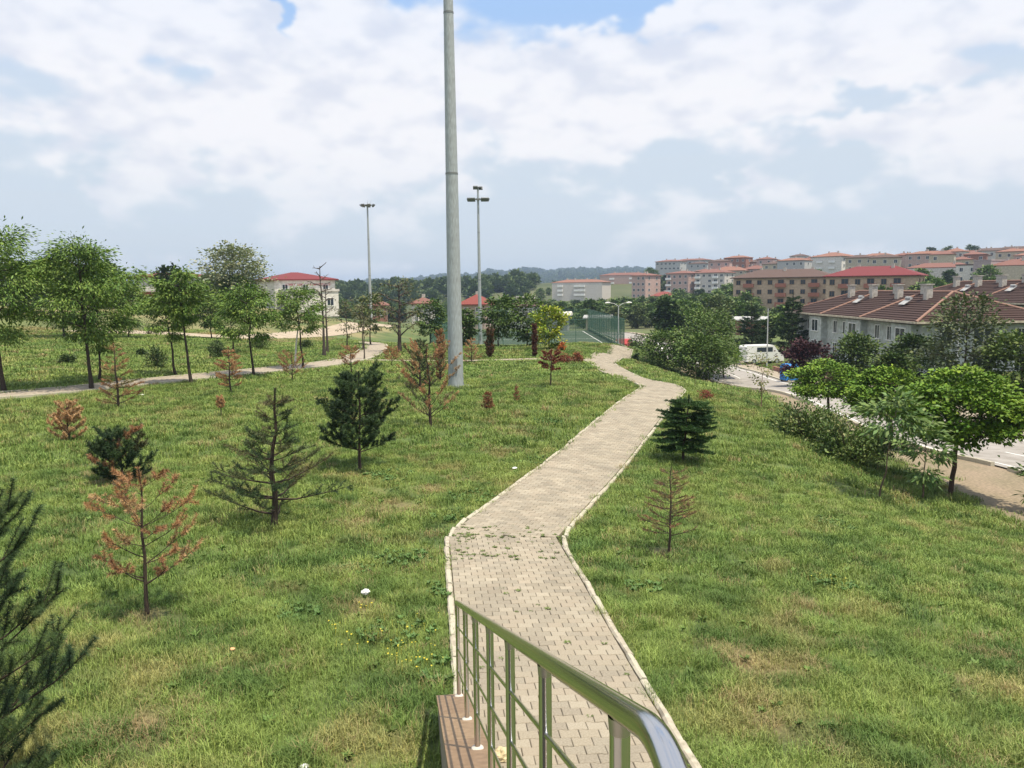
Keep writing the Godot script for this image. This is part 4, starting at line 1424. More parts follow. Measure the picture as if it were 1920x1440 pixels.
func stair_wall():
	# sloping wall that carries the handrail, capped with brown stone slabs, and the landing it climbs to
	var A = Vector3(-0.564, 1.347 - 0.97, -7.76)
	var B = Vector3(0.233, 3.672 - 0.97, -1.274)
	var t = thing("stair_wall", "low sloping wall capped with brown stone slabs under the handrail", "wall", Vector3(A.x, h(A.x, A.z) - 0.1, A.z))
	var o = t.position
	var f = (B - A)
	var flat = Vector3(f.x, 0, f.z).normalized()
	var s = Vector3(-flat.z, 0, flat.x)   # to the right of someone walking up
	if s.x < 0.0: s = -s
	var S = A - flat * 0.16 - Vector3.UP * 0.16 * f.y / Vector2(f.x, f.z).length()
	var L = 0.205
	var R = 0.085
	var wall = Buf.new()
	var a0 = S - s * L - o
	var b0 = B - s * L - o
	var a1 = S + s * R - o
	var b1 = B + s * R - o
	var dn = func(p): return Vector3(p.x, 0.0, p.z)
	var th = Vector3.DOWN * 0.03
	wall.quad(a0 + th, b0 + th, b1 + th, a1 + th)
	wall.quad(a1 + th, b1 + th, dn.call(b1), dn.call(a1))
	wall.quad(b0 + th, a0 + th, dn.call(a0), dn.call(b0))
	wall.quad(a0 + th, a1 + th, dn.call(a1), dn.call(a0))
	wall.quad(b1 + th, b0 + th, dn.call(b0), dn.call(b1))
	part("masonry", wall, M.render_grey, t)
	var len_ = S.distance_to(B)
	var n = 6
	var ax = (B - S).normalized()
	var up = ax.cross(s).normalized()
	if up.y < 0.0: up = -up
	for i in n:
		var m = S + ax * len_ * (i + 0.5) / n - o + s * (R - L) * 0.5 - up * 0.012
		var cb = Buf.new()
		cb.box(m, Vector3(L + R + 0.03, 0.034, len_ / n - 0.008), Basis(s, up, s.cross(up)))
		part("cap_slab", cb, [M.cap_a, M.cap_b][i % 2], t)
	var lb = Buf.new()
	lb.box(Vector3(-0.75, 1.35, 0.55), Vector3(2.3, 2.9, 3.4))
	structure("stair_landing", lb, M.render_grey)

func litter():
	# crumpled sheets, folded by noise
	var defs = [
		["plastic_bag", "white crumpled plastic bag lying in the grass left of the handrail", "bag", Vector3(-2.19, 0.06, -11.68), 0.085, Color(0.80, 0.80, 0.80), 0.75],
		["paper_scrap", "white scrap of paper in the grass beside the path's far stretch", "litter", Vector3(0.04, 0.07, -21.3), 0.10, Color(0.80, 0.80, 0.78), 0.35],
		["wrapper", "small orange wrapper in the grass at the lower left", "litter", Vector3(-3.41, 0.07, -9.5), 0.045, Color(0.75, 0.42, 0.20), 0.4],
		["paper_scrap", "white scrap of paper at the bottom edge of the lawn", "litter", Vector3(-1.92, 0.03, -6.98), 0.06, Color(0.80, 0.80, 0.80), 0.3],
		["carton", "crumpled cream and grey litter lying against the foot of the railing", "litter", Vector3(-0.14, 0.06, -7.12), 0.12, Color(0.55, 0.46, 0.28), 0.8],
		["paper_scrap", "pale scrap of paper on the lawn in front of the side path", "litter", Vector3(-16.6, 0.05, -36.6), 0.16, Color(0.75, 0.75, 0.70), 0.25]]
	var i = 0
	for d in defs:
		var sp = SphereMesh.new()
		sp.radial_segments = 22
		sp.rings = 14
		var arr = sp.get_mesh_arrays()
		var b = Buf.new()
		var f = FastNoiseLite.new()
		f.seed = 60 + i
		f.frequency = 1.6
		f.noise_type = FastNoiseLite.TYPE_CELLULAR
		f.fractal_octaves = 2
		var vs: PackedVector3Array = arr[Mesh.ARRAY_VERTEX]
		var ix: PackedInt32Array = arr[Mesh.ARRAY_INDEX]
		var w = []
		for p in vs:
			var q = p * 2.0
			var k = 0.9 + 0.55 * f.get_noise_3dv(q * 1.1)
			w.append(Vector3(q.x * k * 1.15, q.y * k * d[6], q.z * k) * d[4])
		for j in range(0, ix.size(), 3):
			b.tri(w[ix[j]], w[ix[j + 1]], w[ix[j + 2]])
		var m = mat(d[5].linear_to_srgb(), 0.6)
		var p0: Vector3 = d[3]
		var o = part(d[0], b, m, self, ground(p0.x, p0.z, p0.y + d[4] * d[6] * 0.3), Basis(Vector3.UP, i * 1.3))
		tag(o, d[1], d[2])
		i += 1

func fence_and_court():
	var y = -3.0
	var c = Buf.new()
	c.box(Vector3(2.0, y - 0.1, -118.0), Vector3(23.0, 0.3, 45.0))
	var court = structure("sports_court", c, M.court)
	for l in [[Vector3(2.0, y + 0.056, -96.8), Vector3(20.0, 0.006, 0.12)], [Vector3(2.0, y + 0.056, -139.0), Vector3(20.0, 0.006, 0.12)], [Vector3(-8.0, y + 0.056, -118.0), Vector3(0.12, 0.006, 42.0)], [Vector3(12.0, y + 0.056, -118.0), Vector3(0.12, 0.006, 42.0)], [Vector3(2.0, y + 0.056, -118.0), Vector3(20.0, 0.006, 0.12)]]:
		var b = Buf.new()
		b.box(l[0], l[1])
		part("court_line", b, M.line, court)
	var kb = Buf.new()
	kb.box(Vector3(13.3, y + 0.15, -118.0), Vector3(0.3, 0.6, 45.0))
	part("court_kerb", kb, M.kerb, court)
	var sides = [
		["green wire fence along the near side of the sports court", Vector2(-9.4, -95.6), Vector2(13.1, -95.6)],
		["green wire fence along the right side of the sports court", Vector2(13.1, -95.8), Vector2(13.1, -140.4)],
		["green wire fence along the far side of the sports court", Vector2(13.0, -140.5), Vector2(-9.4, -140.5)],
		["green wire fence along the left side of the sports court", Vector2(-9.5, -140.4), Vector2(-9.5, -95.8)]]
	for s in sides:
		var p: Vector2 = s[1]
		var q: Vector2 = s[2]
		var t = thing("court_fence", s[0], "fence", Vector3(p.x, y, p.y), 0.0, "fences round the court")
		var L = p.distance_to(q)
		var d = Vector3(q.x - p.x, 0, q.y - p.y) / L
		var n = int(L / 2.8)
		var pm = Buf.new()
		pm.tube([Vector3(0, -0.3, 0), Vector3(0, 3.75, 0)], [0.035, 0.035], 6, true)
		var pmesh = pm.mesh()
		for i in n + 1:
			part("post", pmesh, M.fence_green, t, d * L * i / n)
		for yy in [0.1, 1.9, 3.7]:
			var r = Buf.new()
			r.tube([Vector3(0, yy, 0), d * L + Vector3(0, yy, 0)], [0.022, 0.022], 5)
			part("rail", r, M.fence_green, t)
		# wire mesh as crossing diagonal wires
		for i in n:
			var wb = Buf.new()
			var x0 = L * i / n + 0.04
			var x1 = L * (i + 1) / n - 0.04
			var step = 0.16
			var k = x0 - 3.6
			while k < x1:
				for up in [1.0, -1.0]:
					var ya = 0.12
					var yb = 3.68
					var ua = k
					var ub = k + 3.56
					if ua < x0: 
						ya += x0 - ua
						ua = x0
					if ub > x1:
						yb -= ub - x1
						ub = x1
					if ub > ua:
						var va = d * ua + Vector3(0, ya if up > 0 else 3.8 - ya, 0)
						var vb = d * ub + Vector3(0, yb if up > 0 else 3.8 - yb, 0)
						wb.tube([va, vb], [0.006, 0.006], 3)
				k += step
			part("wire_panel", wb, M.fence_green, t)

func vehicles():
	# van parked across the street, seen over the trees
	var p = Vector3(28.6, 0, -94.0)
	p.y = h(p.x, p.z) + 0.02
	van("van", "white van parked across the street behind the roadside trees", "van", p, 0.2, 4.6, 2.15, 1.9, M.white, 1.0)
	p = Vector3(15.5, 0, -113.0)
	p.y = h(p.x, p.z) + 0.02
	van("car", "small red car parked beside the sports court fence", "car", p, 1.2, 3.9, 1.42, 1.7, M.red_paint, 0.55)
	p = Vector3(18.3, 0, -103.0)
	p.y = h(p.x, p.z) + 0.02
	van("car", "white car on the street near the sports court", "car", p, 1.6, 4.2, 1.45, 1.75, M.white, 0.55)
	var b = Buf.new()
	var bp = ground(25.4, -75.0)
	var t = thing("waste_container", "bright blue waste container left of the purple tree", "container", bp, 0.3)
	b.box(Vector3(0, 0.7, 0), Vector3(1.3, 1.0, 1.0))
	part("body", b, M.blue_plastic, t)
	var l = Buf.new()
	l.tube([Vector3(-0.66, 1.2, 0), Vector3(0.66, 1.2, 0)], [0.52, 0.52], 14, true)
	part("lid", l, M.blue_plastic, t)
	for s in [[-0.5, -0.4], [0.5, -0.4], [-0.5, 0.4], [0.5, 0.4]]:
		var wb = Buf.new()
		wb.tube([Vector3(s[0] - 0.04, 0.1, s[1]), Vector3(s[0] + 0.04, 0.1, s[1])], [0.1, 0.1], 8, true)
		part("wheel", wb, M.tyre, t)
	var tp = ground(32.6, -63.4)
	var tk = thing("water_tank", "pale blue cylindrical tank with a domed lid behind the maples", "tank", tp)
	var tb = Buf.new()
	lathe([Vector2(0.0, -0.1), Vector2(0.42, -0.1), Vector2(0.42, 1.0)], 14, tb)
	part("body", tb, M.pale_blue, tk)
	var tl = Buf.new()
	lathe([Vector2(0.45, 1.0), Vector2(0.42, 1.12), Vector2(0.25, 1.3), Vector2(0.0, 1.36)], 14, tl)
	part("lid", tl, M.white, tk)
	# low garden wall beyond the street
	var gw_ = thing("garden_wall", "low brown garden wall on the far side of the street", "wall", ground(27.2, -58.0))
	var o = gw_.position
	for i in 16:
		var z0 = -58.0 - i * 1.7
		var wb2 = Buf.new()
		wb2.box(Vector3(27.2, h(27.2, z0 - 0.85) + 0.18, z0 - 0.85) - o, Vector3(0.25, 0.75, 1.69))
		part("wall_panel", wb2, M.wall_brick, gw_)

func van(called, label, cat, p, turn, L, H, W, paint, hood):
	var t = thing(called, label, cat, p, turn)
	var prof = []
	if hood > 0.9:
		prof = [Vector2(-L / 2, 0.35), Vector2(-L / 2, H * 0.93), Vector2(-L / 2 + 0.2, H), Vector2(L * 0.22, H), Vector2(L * 0.36, H * 0.62), Vector2(L / 2, H * 0.5), Vector2(L / 2, 0.35)]
	else:
		prof = [Vector2(-L / 2, 0.32), Vector2(-L / 2, H * 0.58), Vector2(-L * 0.42, H * 0.66), Vector2(-L * 0.30, H * 0.97), Vector2(-L * 0.05, H), Vector2(L * 0.10, H * 0.95), Vector2(L * 0.26, H * 0.64), Vector2(L / 2, H * 0.52), Vector2(L / 2, 0.32)]
	var b = Buf.new()
	var n = prof.size()
	for i in n:
		var a = prof[i]
		var e = prof[(i + 1) % n]
		b.quad(Vector3(a.x, a.y, W / 2), Vector3(a.x, a.y, -W / 2), Vector3(e.x, e.y, -W / 2), Vector3(e.x, e.y, W / 2))
	var ctr = Vector2(0, H * 0.5)
	for i in n:
		var a = prof[i]
		var e = prof[(i + 1) % n]
		for s in [1.0, -1.0]:
			b.tri(Vector3(ctr.x, ctr.y, s * W / 2), Vector3(a.x, a.y, s * W / 2), Vector3(e.x, e.y, s * W / 2))
	part("body", b, paint, t)
	for s in [1.0, -1.0]:
		var gl = Buf.new()
		gl.box(Vector3(-0.02 * L, H * 0.78, s * (W / 2 + 0.004)), Vector3(L * 0.42, H * 0.24, 0.012))
		part("side_window", gl, M.glass, t)
	var ws = Buf.new()
	var q0 = prof[n - 4] if hood > 0.9 else prof[n - 4]
	var q1 = prof[n - 3]
	var off = Vector3(0.012, 0.012, 0)
	ws.quad(Vector3(q0.x, q0.y, W * 0.44) + off, Vector3(q0.x, q0.y, -W * 0.44) + off, Vector3(q1.x, q1.y, -W * 0.44) + off, Vector3(q1.x, q1.y, W * 0.44) + off)
	part("windscreen", ws, M.glass, t)
	for sx_ in [-0.31, 0.31]:
		for s in [1.0, -1.0]:
			var wb = Buf.new()
			wb.tube([Vector3(sx_ * L, 0.32, s * (W / 2 - 0.16)), Vector3(sx_ * L, 0.32, s * (W / 2 + 0.01))], [0.32, 0.32], 14, true)
			var wo = part("wheel", wb, M.tyre, t)
			var rb = Buf.new()
			rb.tube([Vector3(sx_ * L, 0.32, s * (W / 2 + 0.0)), Vector3(sx_ * L, 0.32, s * (W / 2 + 0.02))], [0.18, 0.18], 12, true)
			part("rim", rb, M.galvanised, wo)
	for s in [1.0, -1.0]:
		var hb = Buf.new()
		hb.box(Vector3(L / 2 + 0.01, H * 0.42, s * W * 0.36), Vector3(0.03, 0.14, 0.24))
		part("headlight", hb, M.glass, t)

# ---------- everything that grows
func plants():
	var GREEN = Color(0.085, 0.145, 0.030)
	var rust = [Color(0.41, 0.225, 0.11), Color(0.47, 0.285, 0.145), Color(0.33, 0.175, 0.09), Color(0.50, 0.33, 0.17)]
	var pine = [Color(0.040, 0.072, 0.028), Color(0.050, 0.088, 0.032), Color(0.032, 0.060, 0.026)]
	var N = M.needle
	var tn = ["trunk", "needles"]
	# dead and dying pines
	plant("dead_pine", "rust-brown dead pine standing alone in the left foreground", "tree", ground(-5.0, -10.79), conifer({"seed": 3, "h": 2.2, "r": 0.95, "clear": 0.26, "whorls": 6, "per": 5, "tuft": 0.9, "rise": 0.2, "curl": 0.35, "shape": 0.5, "cols": rust, "count": 105, "shoots": 8.0, "fill": 0.72, "needle": 0.062, "needlew": 0.0036, "gaps": 0.16, "shoot": 0.2, "trunk": 0.036, "perk": 1.1, "bare": 0.42}), 0.4, "dead pines", tn, N)
	plant("dead_pine", "low rust-orange pine bush on the left lawn below the side path", "tree", ground(-13.5, -24.72), conifer({"seed": 5, "h": 1.3, "r": 0.72, "tuft": 1.0, "clear": 0.1, "whorls": 6, "per": 6, "rise": 0.6, "shape": 0.45, "cols": [rust[1], rust[3]], "count": 80, "needle": 0.075, "needlew": 0.0065, "shoot": 0.18, "leader": false}), 0.0, "dead pines", tn, N)
	plant("dead_pine", "tall thin half-brown pine beside the dark trunk on the left", "tree", ground(-15.68, -32.47), conifer({"seed": 7, "h": 2.75, "r": 1.15, "clear": 0.12, "whorls": 9, "per": 5, "rise": 0.22, "shape": 0.8, "cols": [rust[0], rust[2], Color(0.20, 0.17, 0.06), Color(0.30, 0.20, 0.09)], "count": 60, "needle": 0.08, "needlew": 0.0065, "fill": 0.8, "shoots": 7.0}), 0.0, "dead pines", tn, N)
	plant("dead_pine", "brown cone-shaped pine in front of the side path", "tree", ground(-12.9, -37.42), conifer({"seed": 9, "h": 2.3, "r": 0.85, "clear": 0.22, "whorls": 8, "per": 5, "rise": 0.2, "shape": 0.75, "cols": [rust[0], rust[2], rust[1]], "count": 60, "needle": 0.08, "needlew": 0.006}), 1.0, "dead pines", tn, N)
	plant("dead_pine", "brown bushy pine on the edge of the side path near the twin trunks", "tree", ground(-11.71, -43.64), conifer({"seed": 11, "h": 1.6, "r": 1.1, "clear": 0.28, "whorls": 5, "per": 6, "rise": 0.6, "shape": 0.4, "cols": [rust[2], rust[0], Color(0.25, 0.15, 0.07)], "count": 26, "needle": 0.09, "needlew": 0.007, "fill": 0.8}), 0.0, "dead pines", tn, N)
	plant("dead_pine", "small brown pine left of the thin dark trunk by the side path's bend", "tree", ground(-9.6, -49.04), conifer({"seed": 13, "h": 1.75, "r": 0.9, "clear": 0.3, "whorls": 5, "per": 5, "rise": 0.5, "shape": 0.5, "cols": [rust[0], rust[2]], "count": 26, "needle": 0.1, "needlew": 0.008}), 0.0, "dead pines", tn, N)
	plant("dead_pine", "small brown pine right of the side path's bend", "tree", ground(-7.83, -53.58), conifer({"seed": 15, "h": 1.5, "r": 0.75, "clear": 0.35, "whorls": 5, "per": 5, "rise": 0.5, "shape": 0.5, "cols": [rust[0], rust[1]], "count": 26, "needle": 0.1, "needlew": 0.008}), 0.0, "dead pines", tn, N)
	plant("dead_pine", "large rust-brown pine with bare forked limbs in front of the grey pole", "tree", ground(-2.75, -27.4), conifer({"seed": 17, "h": 3.0, "r": 1.45, "tuft": 0.9, "clear": 0.16, "whorls": 7, "per": 6, "rise": 0.55, "curl": 0.3, "shape": 0.35, "cols": [rust[0], rust[2], Color(0.33, 0.22, 0.12), rust[1], Color(0.10, 0.11, 0.05), Color(0.20, 0.15, 0.08)], "count": 55, "needle": 0.08, "needlew": 0.0065, "fill": 0.8, "bare": 0.45, "trunk": 0.06, "gaps": 0.1, "shoots": 8.0}), 0.6, "dead pines", tn, N)
	plant("pine", "green pine partly hidden behind the rust-brown pine at the pole", "tree", ground(-4.37, -38.69), conifer({"seed": 19, "h": 2.6, "r": 0.95, "clear": 0.1, "whorls": 8, "per": 6, "rise": 0.6, "shape": 0.6, "cols": pine, "count": 34, "needle": 0.1, "needlew": 0.008}), 0.0, "", tn, N)
	plant("dead_pine", "narrow brown column of a pine close beside the grey pole", "tree", ground(-3.75, -42.63), conifer({"seed": 21, "h": 3.0, "r": 0.5, "clear": 0.1, "whorls": 10, "per": 6, "rise": 1.2, "shape": 0.3, "cols": [rust[0], rust[2]], "count": 28, "needle": 0.09, "needlew": 0.008}), 0.0, "dead pines", tn, N)
	plant("dead_pine", "knee-high dark red-brown pine seedling on the middle lawn", "seedling", ground(-0.93, -31.19), conifer({"seed": 23, "h": 0.78, "r": 0.3, "clear": 0.2, "whorls": 5, "per": 6, "rise": 0.5, "shape": 0.5, "cols": [rust[2], Color(0.2, 0.08, 0.04)], "count": 34, "needle": 0.07, "needlew": 0.006, "shoot": 0.1}), 0.0, "dead pines", tn, N)
	plant("dead_pine", "spindly brown seedling right of the knee-high seedling", "seedling", ground(0.17, -33.47), conifer({"seed": 25, "h": 0.8, "r": 0.16, "clear": 0.2, "whorls": 5, "per": 4, "rise": 0.6, "shape": 0.5, "cols": [rust[2]], "count": 24, "needle": 0.06, "needlew": 0.006, "shoot": 0.08}), 0.0, "dead pines", tn, N)
	plant("dead_pine", "small orange-brown seedling with a bare stem on the left lawn", "seedling", ground(-10.66, -29.84), conifer({"seed": 27, "h": 0.8, "r": 0.24, "clear": 0.5, "whorls": 4, "per": 5, "rise": 0.9, "shape": 0.3, "cols": [rust[1]], "count": 34, "needle": 0.07, "needlew": 0.006, "shoot": 0.1}), 0.0, "dead pines", tn, N)
	plant("red_leaved_tree", "small tree with a bare stem and dark red top below the court", "tree", ground(1.87, -39.25), conifer({"seed": 29, "h": 2.0, "r": 0.62, "clear": 0.5, "whorls": 5, "per": 5, "rise": 0.2, "shape": 0.3, "cols": [Color(0.17, 0.045, 0.03), Color(0.24, 0.08, 0.05)], "count": 40, "needle": 0.09, "needlew": 0.01}), 0.0, "", tn, N)
	for a in [[3.72, -56.88, 0.62, "dark red shrub on the lawn left of the path's kink"], [4.6, -57.85, 0.7, "dark red shrub nearest the path's kink"]]:
		plant("red_shrub", a[3], "shrub", ground(a[0], a[1]), bush({"seed": int(a[0] * 10), "r": 0.55, "h": a[2], "leaves": 700, "leaf": 0.12, "cols": [Color(0.18, 0.05, 0.03), Color(0.27, 0.09, 0.05)]}), 0.0, "red shrubs", ["stems", "foliage"])
	plant("dead_pine", "thin orange-brown pine at the link path left of the brown columns", "tree", ground(-2.84, -58.3), conifer({"seed": 31, "h": 1.95, "r": 0.85, "clear": 0.15, "whorls": 7, "per": 5, "rise": 0.3, "shape": 0.6, "cols": [rust[1], rust[0], Color(0.28, 0.2, 0.09)], "count": 22, "needle": 0.11, "needlew": 0.009, "fill": 0.75}), 0.0, "dead pines", tn, N)
	plant("dead_cypress", "brown and green column-shaped cypress right of the far mast", "tree", ground(-1.67, -62.16), conifer({"seed": 33, "h": 2.2, "r": 0.7, "clear": 0.05, "whorls": 9, "per": 8, "rise": 1.5, "shape": 0.25, "cols": [Color(0.13, 0.07, 0.035), Color(0.07, 0.075, 0.03), Color(0.2, 0.11, 0.06)], "count": 30, "needle": 0.1, "needlew": 0.012}), 0.0, "dead cypresses", tn, N)
	plant("dead_cypress", "slim dark brown column-shaped cypress left of the yellow-green tree", "tree", ground(1.7, -61.38), conifer({"seed": 35, "h": 2.6, "r": 0.45, "clear": 0.03, "whorls": 10, "per": 8, "rise": 1.8, "shape": 0.2, "cols": [Color(0.12, 0.05, 0.035), Color(0.16, 0.075, 0.05)], "count": 30, "needle": 0.1, "needlew": 0.012}), 0.0, "dead cypresses", tn, N)
	plant("leafy_tree", "small bright yellow-green tree in front of the sports court", "tree", ground(3.05, -67.0), broadleaf({"seed": 37, "h": 3.5, "r": 1.4, "clear": 0.1, "leaves": 2600, "leaf": 0.22, "col": Color(0.15, 0.25, 0.03), "col2": Color(0.42, 0.42, 0.05), "droop": 0.2, "limbs": 14}))
	plant("orange_shrub", "tiny vivid orange shrub at the foot of the yellow-green tree", "shrub", ground(4.05, -66.0), bush({"seed": 39, "r": 0.35, "h": 0.8, "leaves": 500, "leaf": 0.12, "cols": [Color(0.62, 0.20, 0.05), Color(0.5, 0.14, 0.04)]}), 0.0, "", ["stems", "foliage"])
	# green pines near the path
	plant("pine", "dense dark green pine with a clear stem in the middle lawn", "tree", ground(-3.97, -20.99), conifer({"seed": 41, "h": 2.75, "r": 1.3, "clear": 0.22, "tuft": 1.1, "whorls": 9, "per": 6, "rise": 0.2, "curl": 0.2, "shape": 0.4, "cols": pine, "count": 110, "needle": 0.085, "needlew": 0.006, "shoots": 15.0, "shoot": 0.24, "trunk": 0.05, "gaps": 0.16, "perk": 1.2, "bare": 0.2}), 0.3, "", tn, N)
	plant("pine", "sparse crooked pine with thin ragged boughs, tallest on the near left lawn", "tree", ground(-4.66, -15.52), conifer({"seed": 43, "h": 2.9, "r": 1.7, "clear": 0.12, "tuft": 0.5, "whorls": 9, "per": 7, "rise": 0.14, "shape": 1.5, "cols": [Color(0.060, 0.085, 0.035), Color(0.085, 0.105, 0.042), pine[0], Color(0.12, 0.11, 0.05)], "count": 85, "needle": 0.07, "needlew": 0.0042, "fill": 0.85, "shoots": 15.0, "shoot": 0.26, "wobble": 0.022, "lean": Vector3(0.12, 0, 0.1), "trunk": 0.075, "gaps": 0.2, "bare": 0.3}), 0.9, "", tn, N)
	plant("pine", "low broken pine bush, dark green with brown shoots, on the left lawn", "shrub", ground(-9.3, -19.23), conifer({"seed": 45, "h": 1.25, "r": 0.95, "tuft": 1.0, "clear": 0.05, "whorls": 6, "per": 7, "rise": 0.4, "shape": 0.35, "cols": [pine[0], pine[1], pine[2], Color(0.07, 0.075, 0.03), rust[2]], "count": 95, "needle": 0.08, "needlew": 0.006, "shoots": 12.0, "shoot": 0.22, "gaps": 0.15, "perk": 1.0, "leader": false}), 0.0, "", tn, N)
	plant("pine", "dark green pine reaching into the picture at the left edge", "tree", ground(-4.56, -6.3), conifer({"seed": 48, "h": 3.1, "r": 1.22, "tuft": 1.5, "clear": 0.03, "whorls": 9, "per": 7, "rise": 0.35, "shape": 0.45, "cols": [Color(0.052, 0.090, 0.036), Color(0.070, 0.112, 0.040), Color(0.042, 0.076, 0.034)], "count": 420, "needle": 0.062, "needlew": 0.0017, "shoots": 8.0, "shoot": 0.30, "trunk": 0.06, "gaps": 0.1, "perk": 1.9, "curl": 0.3}), 0.5, "", tn, N)
	plant("spruce", "dark green spruce with layered boughs beside the path", "tree", ground(4.91, -23.39), conifer({"seed": 47, "h": 2.1, "r": 1.0, "clear": 0.27, "whorls": 9, "per": 8, "rise": 0.18, "curl": -0.22, "shape": 0.36, "cols": [Color(0.034, 0.075, 0.026), Color(0.048, 0.10, 0.030), Color(0.066, 0.13, 0.036)], "count": 90, "needle": 0.06, "needlew": 0.0075, "shoots": 18.0, "shoot": 0.24, "perk": 0.05, "gaps": 0.02, "bare": 0.08, "lean": Vector3(0.16, 0, 0)}), 0.0, "", tn, N)
	plant("bare_conifer", "bare dead conifer with short whorled twigs right of the path", "tree", ground(2.73, -14.14), conifer({"seed": 49, "h": 1.75, "r": 0.62, "clear": 0.3, "whorls": 9, "per": 5, "rise": 0.15, "shape": 0.7, "cols": [Color(0.30, 0.17, 0.09), Color(0.22, 0.13, 0.07)], "count": 30, "needle": 0.05, "needlew": 0.0026, "fill": 0.6, "shoots": 11.0, "shoot": 0.2, "leader": false, "trunk": 0.03}), 0.0, "", tn, N)
	plant("red_shrub", "small dull red shrub behind the spruce top", "shrub", ground(8.73, -36.94), bush({"seed": 51, "r": 0.36, "h": 0.5, "leaves": 500, "leaf": 0.08, "cols": [Color(0.28, 0.07, 0.05), Color(0.2, 0.06, 0.04)]}), 0.0, "red shrubs", ["stems", "foliage"])
	# leafy trees on the left
	var ash = {"leaf": 0.20, "leafw": 0.19, "droop": 0.7, "col": Color(0.095, 0.170, 0.030), "col2": Color(0.190, 0.275, 0.060), "bark": Color(0.075, 0.060, 0.045), "clump": 0.26}
	var T = [
		[-23.48, -37.81, 7.4, 2.7, 0.36, 4600, "tall leafy tree cut by the left edge beyond the side path"],
		[-20.14, -39.2, 7.0, 2.5, 0.40, 4600, "tall leafy tree with a straight dark trunk standing in the side path's edge"],
		[-21.4, -42.4, 4.6, 1.7, 0.42, 2200, "smaller leafy tree just behind the straight dark trunk"],
		[-39.98, -73.79, 6.8, 2.6, 0.28, 2600, "leafy tree on the far bank with its shadow on the grass"],
		[-33.16, -71.24, 4.6, 2.0, 0.3, 1800, "young leafy tree on the far bank right of the shadowed one"],
		[-18.85, -45.98, 4.9, 1.4, 0.48, 1800, "slender leaning tree behind the side path, left of the taller slender one"],
		[-16.17, -41.34, 5.8, 1.3, 0.58, 2200, "slender tree with a long bare trunk in front of the side path"],
		[-28.34, -77.88, 4.1, 1.6, 0.3, 1600, "dark leafy tree on the far bank left of the dirt track"],
		[-14.54, -46.15, 5.1, 1.65, 0.40, 2400, "leafy tree at the side path right of the brown cone-shaped pine"],
		[-13.12, -51.51, 5.1, 1.6, 0.45, 2200, "leafy tree with crossed twin trunks by the side path"],
		[-21.21, -62.59, 4.3, 1.5, 0.2, 1500, "thin sparse tree on the bank behind the side path"]]
	for i in T.size():
		var a = T[i]
		var o = ash.duplicate()
		o.merge({"seed": 100 + i, "h": a[2], "r": a[3], "clear": a[4], "leaves": int(a[5] * 2.3), "extra": 12, "trunk": 0.012 * a[2] + 0.02, "lean": [0.0, 0.0, 0.1, 0.0, 0.0, -0.35, -0.4, 0.0, -0.2, 0.0, 0.0][i]}, true)
		if i == 9:
			o.lean = -0.3
		if i in [3, 4, 7]:
			o.leaf = 0.30
			o.col = Color(0.075, 0.125, 0.028)
		var tt = plant("leafy_tree", a[6], "tree", ground(a[0], a[1]), broadleaf(o), i * 1.7 if i > 9 else 0.0, "young leafy trees along the side path")
		if i == 9:
			var tb = Buf.new()
			tb.tube([Vector3(-0.5, -0.15, 0.05), Vector3(-0.35, 1.6, 0.03), Vector3(-0.1, 3.2, 0)], [0.07, 0.05, 0.035], 6)
			part("trunk", tb.mesh(), M.bark, tt)
	plant("broad_tree", "big rounded grey-green tree left of the cream public building", "tree", ground(-39.84, -119.11), broadleaf({"seed": 130, "h": 9.6, "r": 4.7, "clear": 0.1, "leaves": 5200, "leaf": 0.42, "leafw": 0.4, "col": Color(0.20, 0.23, 0.125), "col2": Color(0.31, 0.33, 0.21), "limbs": 20, "extra": 40, "droop": 0.1}))
	plant("broad_tree", "dark rounded tree in front of the dark red roof", "tree", ground(-52.5, -128.0), broadleaf({"seed": 131, "h": 5.6, "r": 2.6, "clear": 0.05, "leaves": 2400, "leaf": 0.45, "leafw": 0.45, "col": Color(0.035, 0.065, 0.022), "col2": Color(0.07, 0.10, 0.03), "limbs": 16, "extra": 30, "droop": 0.1}))
	for a in [[-21.78, -50.25, 0.75, 1.4, "round grey-green bush behind the side path"], [-25.8, -57.3, 0.38, 0.5, "small low bush on the bank left of the round bush"], [-22.6, -62.7, 0.55, 0.95, "dark bush on the bank, upper one of a pair"], [-20.6, -57.8, 0.7, 1.2, "green bush on the bank, lower one of a pair"], [-27.74, -51.28, 0.55, 0.55, "low spreading bush on the lawn beyond the straight dark trunk"], [-21.0, -68.0, 1.0, 1.5, "dark bush under the sparse tree on the bank"], [-18.0, -72.0, 0.7, 0.7, "small bush in front of the dirt track"], [-36.0, -82.0, 1.6, 1.6, "scrubby bush on the dry bank near the far trees"], [-46.0, -84.0, 1.8, 2.0, "scrubby bush high on the dry bank"]]:
		plant("bush", a[4], "shrub", ground(a[0], a[1]), bush({"seed": int(-a[0] * 10), "r": a[2], "h": a[3], "leaves": 1100, "leaf": 0.13, "cols": [Color(0.075, 0.115, 0.035), Color(0.095, 0.135, 0.05), Color(0.055, 0.085, 0.03)]}), 0.0, "bushes on the bank", ["stems", "foliage"])
	# bare and half-bare trees by the bend
	var bareb = {"bark": Color(0.12, 0.095, 0.08), "leaf": 0.2, "leafw": 0.3, "col": Color(0.10, 0.105, 0.045), "col2": Color(0.15, 0.15, 0.07), "extra": 4}
